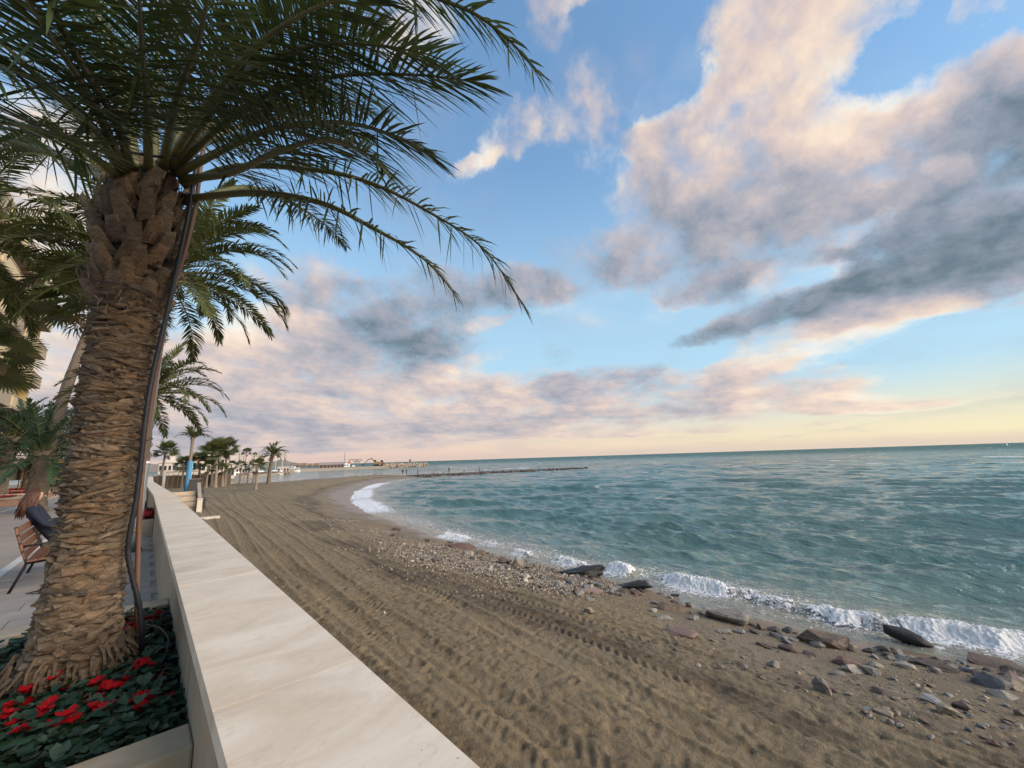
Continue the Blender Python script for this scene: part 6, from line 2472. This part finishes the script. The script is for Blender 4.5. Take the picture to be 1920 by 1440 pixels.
def marina():
    # low land the marina stands on
    pts = [ondist(p, 885, d) for p, d in ((270, 108), (440, 112), (455, 190), (545, 250), (548, 262), (545, 330), (440, 420), (230, 420), (230, 108))]
    o = MB().prism([(p[0], p[1]) for p in pts][::-1], -1.0, 1.15).build('marina_quay', 'concrete')
    struct(o)
    house(296, 330, 868, 122, 'white terraced marina house behind the round fan palm', step=True, cols=4)
    house(326, 352, 860, 134, 'taller white marina house behind the short fan palm', step=False, cols=3, storeys=3)
    house(350, 378, 864, 128, 'white marina house with a brown roof behind the blue trunk', step=False, roofm='roof_tile', cols=3)
    house(376, 396, 868, 126, 'low white marina house left of the palm cluster', step=True, cols=2)
    house(394, 420, 858, 146, 'white marina house hidden behind the palm cluster', step=False, cols=3, storeys=3)
    house(418, 440, 870, 150, 'low white marina house right of the palm cluster', step=False, cols=3, storeys=1)
    house(300, 372, 884, 108, 'long low white boathouse just behind the reed fence', step=False, cols=8, storeys=1, depth=6)
    house(444, 457, 851, 330, 'pale high rise tower far behind the slim palms', tower=True, storeys=9, cols=3, depth=14)
    house(405, 432, 872, 180, 'pale low block at the back of the marina', cols=4, storeys=2)
    house(472, 486, 864, 320, 'small pale block right of the high rise tower', tower=True, storeys=5, cols=3, depth=14)
    house(436, 470, 876, 230, 'long pale quay shed behind the slim palms', cols=6, storeys=1)
    house(520, 542, 876, 250, 'white quay office right of the lone date palm', cols=4, storeys=1, depth=8)
    # harbour mole
    pts = [ondist(p, 885, d) for p, d in ((430, 205), (500, 225), (541, 240), (543, 250), (500, 238), (430, 218))]
    t = thing('harbour_mole', 'brown rock mole closing the marina basin behind the lone palm', 'mole', (pts[2][0], pts[2][1], 0))
    MB().prism([(p[0] - pts[2][0], p[1] - pts[2][1]) for p in pts][::-1], -1, 1.9).build('bank', 'shed_wall', t)
    r = random.Random(5)
    shapes = []
    for k in range(4):
        me = rock_mesh(4200 + k, 12, 0)
        me.materials.append(MATS[('rock_brown', 'rock_tan')[k % 2]])
        shapes.append(me)
    for i in range(60):
        f = i / 60 * 2
        a, b = (pts[0], pts[1]) if f < 1 else (pts[1], pts[2])
        p = a + (b - a) * (f % 1) - pts[2]
        o = link('boulder', shapes[r.randrange(4)], None, t)
        s_ = r.uniform(1.2, 2.4)
        o.location = (p[0] + r.uniform(-.5, .5), p[1] - r.uniform(0, 2), r.uniform(.2, 1.6))
        o.scale = (s_, s_, s_ * .7)
        o.rotation_euler = (0, 0, r.uniform(0, 6))
    # sailing boats: hull, cabin, mast, boom
    for i, (px, d, hm, lb) in enumerate(((448, 215, 13, 'sailing boat with a bare mast, leftmost in the marina basin'), (490, 228, 12, 'sailing boat with a bare mast left of the lone date palm'), (515, 232, 14, 'sailing boat with the tallest mast right of the lone date palm'),
                                         (528, 236, 11, 'sailing boat with a short mast near the end of the mole'), (436, 200, 12, 'sailing boat moored behind the palm cluster'))):
        c = ondist(px, 885, d)
        boat((c[0], c[1], 0), .4 * i, 10, 3, lb, mast=hm)
    # motor boats
    c = onz(551, 880.5, 0)
    boat((c[0], c[1], 0), R(-30), 12, 3.6, 'white motor cruiser moored left of the long shed', mast=0, cabin=2.0)
    c = onz(549, 885.5, 0)
    boat((c[0], c[1], 0), R(-25), 9, 3.0, 'low white launch in front of the motor cruiser', mast=0, cabin=.8)
    c = onz(588, 883, 0)
    t = thing('buoy', 'small white mooring buoy on the harbour water', 'buoy', (c[0], c[1], 0))
    MB().lathe((0, 0, -.3), [(.1, 0), (.7, .3), (.75, .7), (.3, 1.2), (.1, 1.8)], 12).build('float', 'hull_white', t, None, True)
    MB().lathe((0, 0, .36), [(.78, 0), (.78, .12)], 12).build('band', 'orange_paint', t, None, True)
    c = onz(1884, 833.5, 0)
    d = np.array([c[0], c[1]]) / np.hypot(c[0], c[1])
    boat((d[0] * 900, d[1] * 900, 0), R(70), 9, 3, 'tiny white boat on the horizon at the right edge', mast=0, cabin=2.6)


def boat(loc, rz, L, Bm, label, mast=0, cabin=1.2, hull='hull_white'):
    t = thing('boat', label, 'boat', loc, rz)
    st = [(-.5, .38, 1.0), (-.3, .48, 1.0), (0, .5, 1.05), (.25, .42, 1.15), (.42, .2, 1.3), (.5, .02, 1.4)]
    vs, fs = [], []
    H = Bm * .36
    for (f, b, z) in st:
        vs += [(f * L, -b * Bm, z * H), (f * L * .93, -b * Bm * .6, -.25), (f * L * .93, b * Bm * .6, -.25), (f * L, b * Bm, z * H)]
    for i in range(len(st) - 1):
        k = 4 * i
        fs += [(k + a, k + 4 + a, k + 5 + a, k + 1 + a) for a in range(3)] + [(k, k + 3, k + 7, k + 4)]
    fs += [(0, 1, 2, 3)]
    MB().add(vs, fs).build('hull', hull, t)
    cb = MB().add([(-.25 * L, -.3 * Bm, H), (.18 * L, -.26 * Bm, H), (.18 * L, .26 * Bm, H), (-.25 * L, .3 * Bm, H), (-.22 * L, -.25 * Bm, H + cabin), (.08 * L, -.22 * Bm, H + cabin), (.08 * L, .22 * Bm, H + cabin), (-.22 * L, .25 * Bm, H + cabin)],
                  [(3, 2, 1, 0), (4, 5, 6, 7), (0, 1, 5, 4), (1, 2, 6, 5), (2, 3, 7, 6), (3, 0, 4, 7)]).build('cabin', 'hull_white', t)
    for s_ in (-1, 1):
        MB().box((-.06 * L, s_ * .288 * Bm, H + cabin * .55), (.2 * L, .05, cabin * .35)).build('window', 'glass_dark', cb)
    if mast:
        m_ = MB().tube([(.05 * L, 0, H), (.05 * L, 0, mast)], [.12, .07], 6).build('mast', 'white_band', t)
        MB().tube([(.05 * L, 0, H + 1.3), (-.4 * L, 0, H + 1.4)], .09, 6).build('boom', 'white_band', m_)
    return t


marina()


def lattice(t, pts, rad, m, name='beam'):
    for a, b in pts:
        MB().tube([a, b], rad, 5).build(name, m, t)


def harbour():
    # outer quay
    pts = [ondist(p, 875, d) for p, d in ((543, 300), (598, 306), (660, 312), (722, 318), (726, 330), (660, 350), (540, 360))]
    struct(MB().prism([(p[0], p[1]) for p in pts][::-1], -1, 1.9).build('harbour_quay', 'concrete'))
    # long warehouse
    c, w, rz = facing_box(599, 645, 880, 325)
    t = thing('warehouse', 'long brown warehouse with a pale roof on the harbour quay', 'building', (c[0], c[1], 1.9), rz)
    z1 = ondist(622, 871.5, 325)[2] - 1.9
    z2 = ondist(622, 866.5, 325)[2] - 1.9
    MB().box((0, 6, z1 / 2), (w, 12, z1)).build('wall', 'shed_wall', t)
    MB().add([(-w / 2 - .4, -.6, z1), (w / 2 + .4, -.6, z1), (w / 2 + .4, 13, z1), (-w / 2 - .4, 13, z1), (-w / 2 - .4, 6, z2), (w / 2 + .4, 6, z2)], [(0, 1, 5, 4), (2, 3, 4, 5), (0, 4, 3), (1, 2, 5), (3, 2, 1, 0)]).build('roof', 'shed_roof', t)
    for k in range(7):
        MB().box((-w / 2 + w * (k + .5) / 7, -.05, z1 * .4), (w / 7 * .5, .1, z1 * .7)).build('door', 'near_black', t)
    # supply ship
    c = onz(651, 880.5, 0)
    a, b = onz(636, 880.5, 0), onz(662, 880.5, 0)
    dist = math.hypot(c[0], c[1])
    L = 26 / FPX * float((c - CAMP) @ FW) * 1.15
    rz = math.atan2(-c[0], c[1]) + .15
    t = thing('ship', 'small navy hulled ship with a white bridge moored at the quay', 'ship', (c[0], c[1], 0), rz)
    st = [(-.5, .46, 1.25), (-.4, .5, 1.1), (0, .5, .95), (.3, .46, 1.0), (.5, .34, 1.05)]
    vs, fs = [], []
    H, Bm = L * .16, L * .26
    for (f, bb, z) in st:
        vs += [(f * L, -bb * Bm, z * H), (f * L * .94, -bb * Bm * .7, -.3), (f * L * .94, bb * Bm * .7, -.3), (f * L, bb * Bm, z * H)]
    for i in range(len(st) - 1):
        k = 4 * i
        fs += [(k + q, k + 4 + q, k + 5 + q, k + 1 + q) for q in range(3)] + [(k, k + 3, k + 7, k + 4)]
    fs += [(0, 1, 2, 3), (19, 18, 17, 16)]
    MB().add(vs, fs).build('hull', 'hull_navy', t)
    br = MB().box((-.12 * L, 0, H * 1.6), (.52 * L, Bm * .8, H * 1.3)).build('deckhouse', 'hull_white', t)
    MB().box((-.16 * L, 0, H * 2.7), (.26 * L, Bm * .7, H * .9)).build('bridge', 'hull_white', t)
    for k in range(4):
        MB().box((-.30 * L + k * .1 * L, -.41 * Bm, H * 1.7), (.05 * L, .06, H * .45)).build('window', 'glass_dark', br)
    MB().box((-.16 * L, -.36 * Bm, H * 2.85), (.22 * L, .06, H * .35)).build('window', 'glass_dark', br)
    MB().box((.36 * L, 0, H * 1.3), (.16 * L, Bm * .5, H * .7)).build('hatch', 'hull_white', t)
    MB().tube([(-.18 * L, 0, H * 3.1), (-.18 * L, 0, H * 7.2)], [.18, .08], 6).build('mast', 'dark_steel', t)
    MB().tube([(.04 * L, 0, H * 2.3), (.16 * L, 0, H * 4.0), (.30 * L, 0, H * 3.7)], [.4, .35, .25], 6).build('derrick', 'orange_paint', t)
    MB().box((.12 * L, 0, H * 2.6), (.12 * L, Bm * .4, H * .8)).build('funnel', 'orange_paint', t)
    # steel V shaped structure
    c = ondist(669, 876, 322)
    rz = math.atan2(-c[0], c[1])
    t = thing('steel_gantry', 'pale steel gantry shaped like an upturned triangle beside the ship', 'gantry', (c[0], c[1], 1.9), rz)
    z0, z1 = 0, ondist(669, 861.5, 322)[2] - 1.9
    z0 = ondist(669, 869.5, 322)[2] - 1.9
    w = 18 / FPX * 322 * .9
    lattice(t, [((-w / 2, 0, z1), (w / 2, 0, z1 * 1.03)), ((-w / 2, 0, z1), (-.1 * w, 0, z0)), ((w / 2, 0, z1), (.1 * w, 0, z0)), ((-.1 * w, 0, z0), (.1 * w, 0, z0)), ((-.1 * w, 0, z0), (-.1 * w, 0, 0)), ((.1 * w, 0, z0), (.1 * w, 0, 0)),
                (( -.3 * w, 0, (z0 + z1) / 2), (0, 0, z1)), ((.3 * w, 0, (z0 + z1) / 2), (0, 0, z1)), ((-.1 * w, 0, z0), (0, 0, z1)), ((.1 * w, 0, z0), (0, 0, z1)), ((-.3 * w, 0, (z0 + z1) / 2), (.3 * w, 0, (z0 + z1) / 2))], .22, 'steel_frame')
    # excavator
    c = ondist(706, 875, 325)
    rz = math.atan2(-c[0], c[1])
    t = thing('excavator', 'yellow brown excavator with a bent boom on the breakwater', 'excavator', (c[0], c[1], 1.9), rz)
    MB().box((0, 0, .6), (5, 3, 1.2)).build('tracks', 'dark_steel', t, None, False, .3)
    MB().box((.3, 0, 2.3), (4.4, 2.8, 2.0)).build('body', 'yellow_paint', t, None, False, .15)
    cb = MB().box((-1.0, -.9, 4.0), (1.5, 1.2, 1.5)).build('cab', 'yellow_paint', t, None, False, .1)
    MB().box((-1.0, -1.52, 4.1), (1.1, .05, 1.0)).build('window', 'glass_dark', cb)
    MB().tube([(-1.2, .4, 3), (-3.5, .4, 5.8), (-6.0, .4, 5.2)], [.45, .5, .35], 6).build('boom', 'yellow_paint', t)
    MB().tube([(-6.0, .4, 5.2), (-9.5, .4, 1.6)], [.35, .28], 6).build('stick', 'yellow_paint', t)
    MB().box((-9.9, .4, 1.0), (1.2, 1.2, 1.2)).build('bucket', 'dark_steel', t, None, False, .1)
    c = ondist(714, 874, 326)
    t = thing('loader', 'brown loader parked right of the excavator', 'loader', (c[0], c[1], 1.9), rz)
    MB().box((0, 0, 2.0), (5, 2.6, 1.8)).build('body', 'yellow_paint', t, None, False, .15)
    MB().box((.6, 0, 3.6), (1.8, 2.0, 1.5)).build('cab', 'glass_dark', t, None, False, .1)
    for x in (-1.6, 1.6):
        for y in (-1.35, 1.35):
            o = MB().lathe((0, 0, -.3), [(.85, 0), (.95, .1), (.95, .5), (.85, .6)], 14).build('wheel', 'near_black', t, (x, y, .95))
            o.rotation_euler = (R(90), 0, 0)
    MB().box((-3.2, 0, 1.0), (1.4, 2.8, 1.2)).build('bucket', 'dark_steel', t, None, False, .1)
    # light masts
    for i, (px, pt) in enumerate(((718, 861), (746, 861))):
        c = ondist(px, 873, 325)
        h = ondist(px, pt, 325)[2] - 1.9
        t = thing('light_mast', ['lattice light mast right of the loader', 'thin light mast halfway along the breakwater'][i], 'mast', (c[0], c[1], 1.9))
        MB().tube([(0, 0, 0), (0, 0, h)], [.22, .10], 6).build('pole', 'steel_frame', t)
        MB().box((0, 0, h), (1.2, .3, .35)).build('lamp', 'white_band', t)
    # breakwater with a small beacon
    A, B = ondist(714, 875, 322), ondist(796, 873, 345)
    t = thing('breakwater', 'pale rubble breakwater with a beacon ending the harbour', 'breakwater', (A[0], A[1], 0))
    mb = MB()
    vs = []
    d = (B - A)
    nrm = np.array([-d[1], d[0], 0]) / np.linalg.norm(d[:2])
    for i in range(13):
        f = i / 12
        p = d * f
        for o_, z in ((-6, -.8), (-2.5, 2.9), (2.5, 2.9), (6, -.8)):
            q = p + nrm * o_
            vs.append((q[0], q[1], z))
    MB().add(vs, [(i * 4 + k, i * 4 + k + 1, i * 4 + 5 + k, i * 4 + 4 + k) for i in range(12) for k in range(3)]).build('core', 'rock_tan', t)
    r = random.Random(6)
    shapes = []
    for k in range(5):
        me = rock_mesh(4300 + k, 12, 0)
        me.materials.append(MATS[('rock_tan', 'rock_grey', 'rock_pale')[k % 3]])
        shapes.append(me)
    for i in range(170):
        f = i / 170 * 1.02
        o_ = r.uniform(-6, 3)
        p = d * f + nrm * o_
        s_ = r.uniform(1.6, 3.4)
        o = link('boulder', shapes[r.randrange(5)], None, t)
        o.location = (p[0], p[1], 2.9 * (1 - abs(o_) / 7.5) + r.uniform(-.3, .5))
        o.scale = (s_, s_ * .8, s_ * .7)
        o.rotation_euler = (r.uniform(-.4, .4), r.uniform(-.4, .4), r.uniform(0, 6))
    c = ondist(769, 873, 338)
    h = ondist(769, 861, 338)[2] - 2.6
    t = thing('beacon_tower', 'small dark harbour beacon standing on the breakwater', 'beacon', (c[0], c[1], 2.6))
    MB().lathe((0, 0, 0), [(1.3, 0), (.8, .6), (.7, h * .75), (1.0, h * .78), (1.0, h * .84)], 12).build('shaft', 'shed_wall', t)
    MB().lathe((0, 0, h * .84), [(.55, 0), (.55, h * .11), (.1, h * .16)], 10).build('lantern', 'dark_steel', t)
    # low wooded ridge and town behind the harbour
    mb = MB()
    vs = []
    r = random.Random(12)
    n = 40
    for i in range(n + 1):
        px = 250 + (650 - 250) * i / n
        p = ondist(px, 868, 900)
        hh = (11 + 5 * math.sin(i * .5) + r.uniform(-2, 2)) * (1 - .55 * max(0, (i - 26) / 14))
        vs += [(p[0], p[1], -1), (p[0], p[1] + 20, hh), (p[0], p[1] + 260, -1)]
    MB().add(vs, [(i * 3 + k, i * 3 + 3 + k, i * 3 + 4 + k, i * 3 + 1 + k) for i in range(n) for k in range(2)]).build('hills', 'hill')
    struct(bpy.data.objects['hills'])
    for i, (px, w, pt, lb) in enumerate(((556, 10, 869, 'pale town block, first right of the lone palm on the far shore'), (568, 12, 868.5, 'pale town block, second on the far shore'), (580, 9, 869.5, 'pale town block, third on the far shore'), (592, 12, 869, 'pale town block, nearest the long warehouse'))):
        house(px - w / 2, px + w / 2, pt, 520, lb, 'slab', 12, 2, 3, 4, roofm='roof_tile')


harbour()
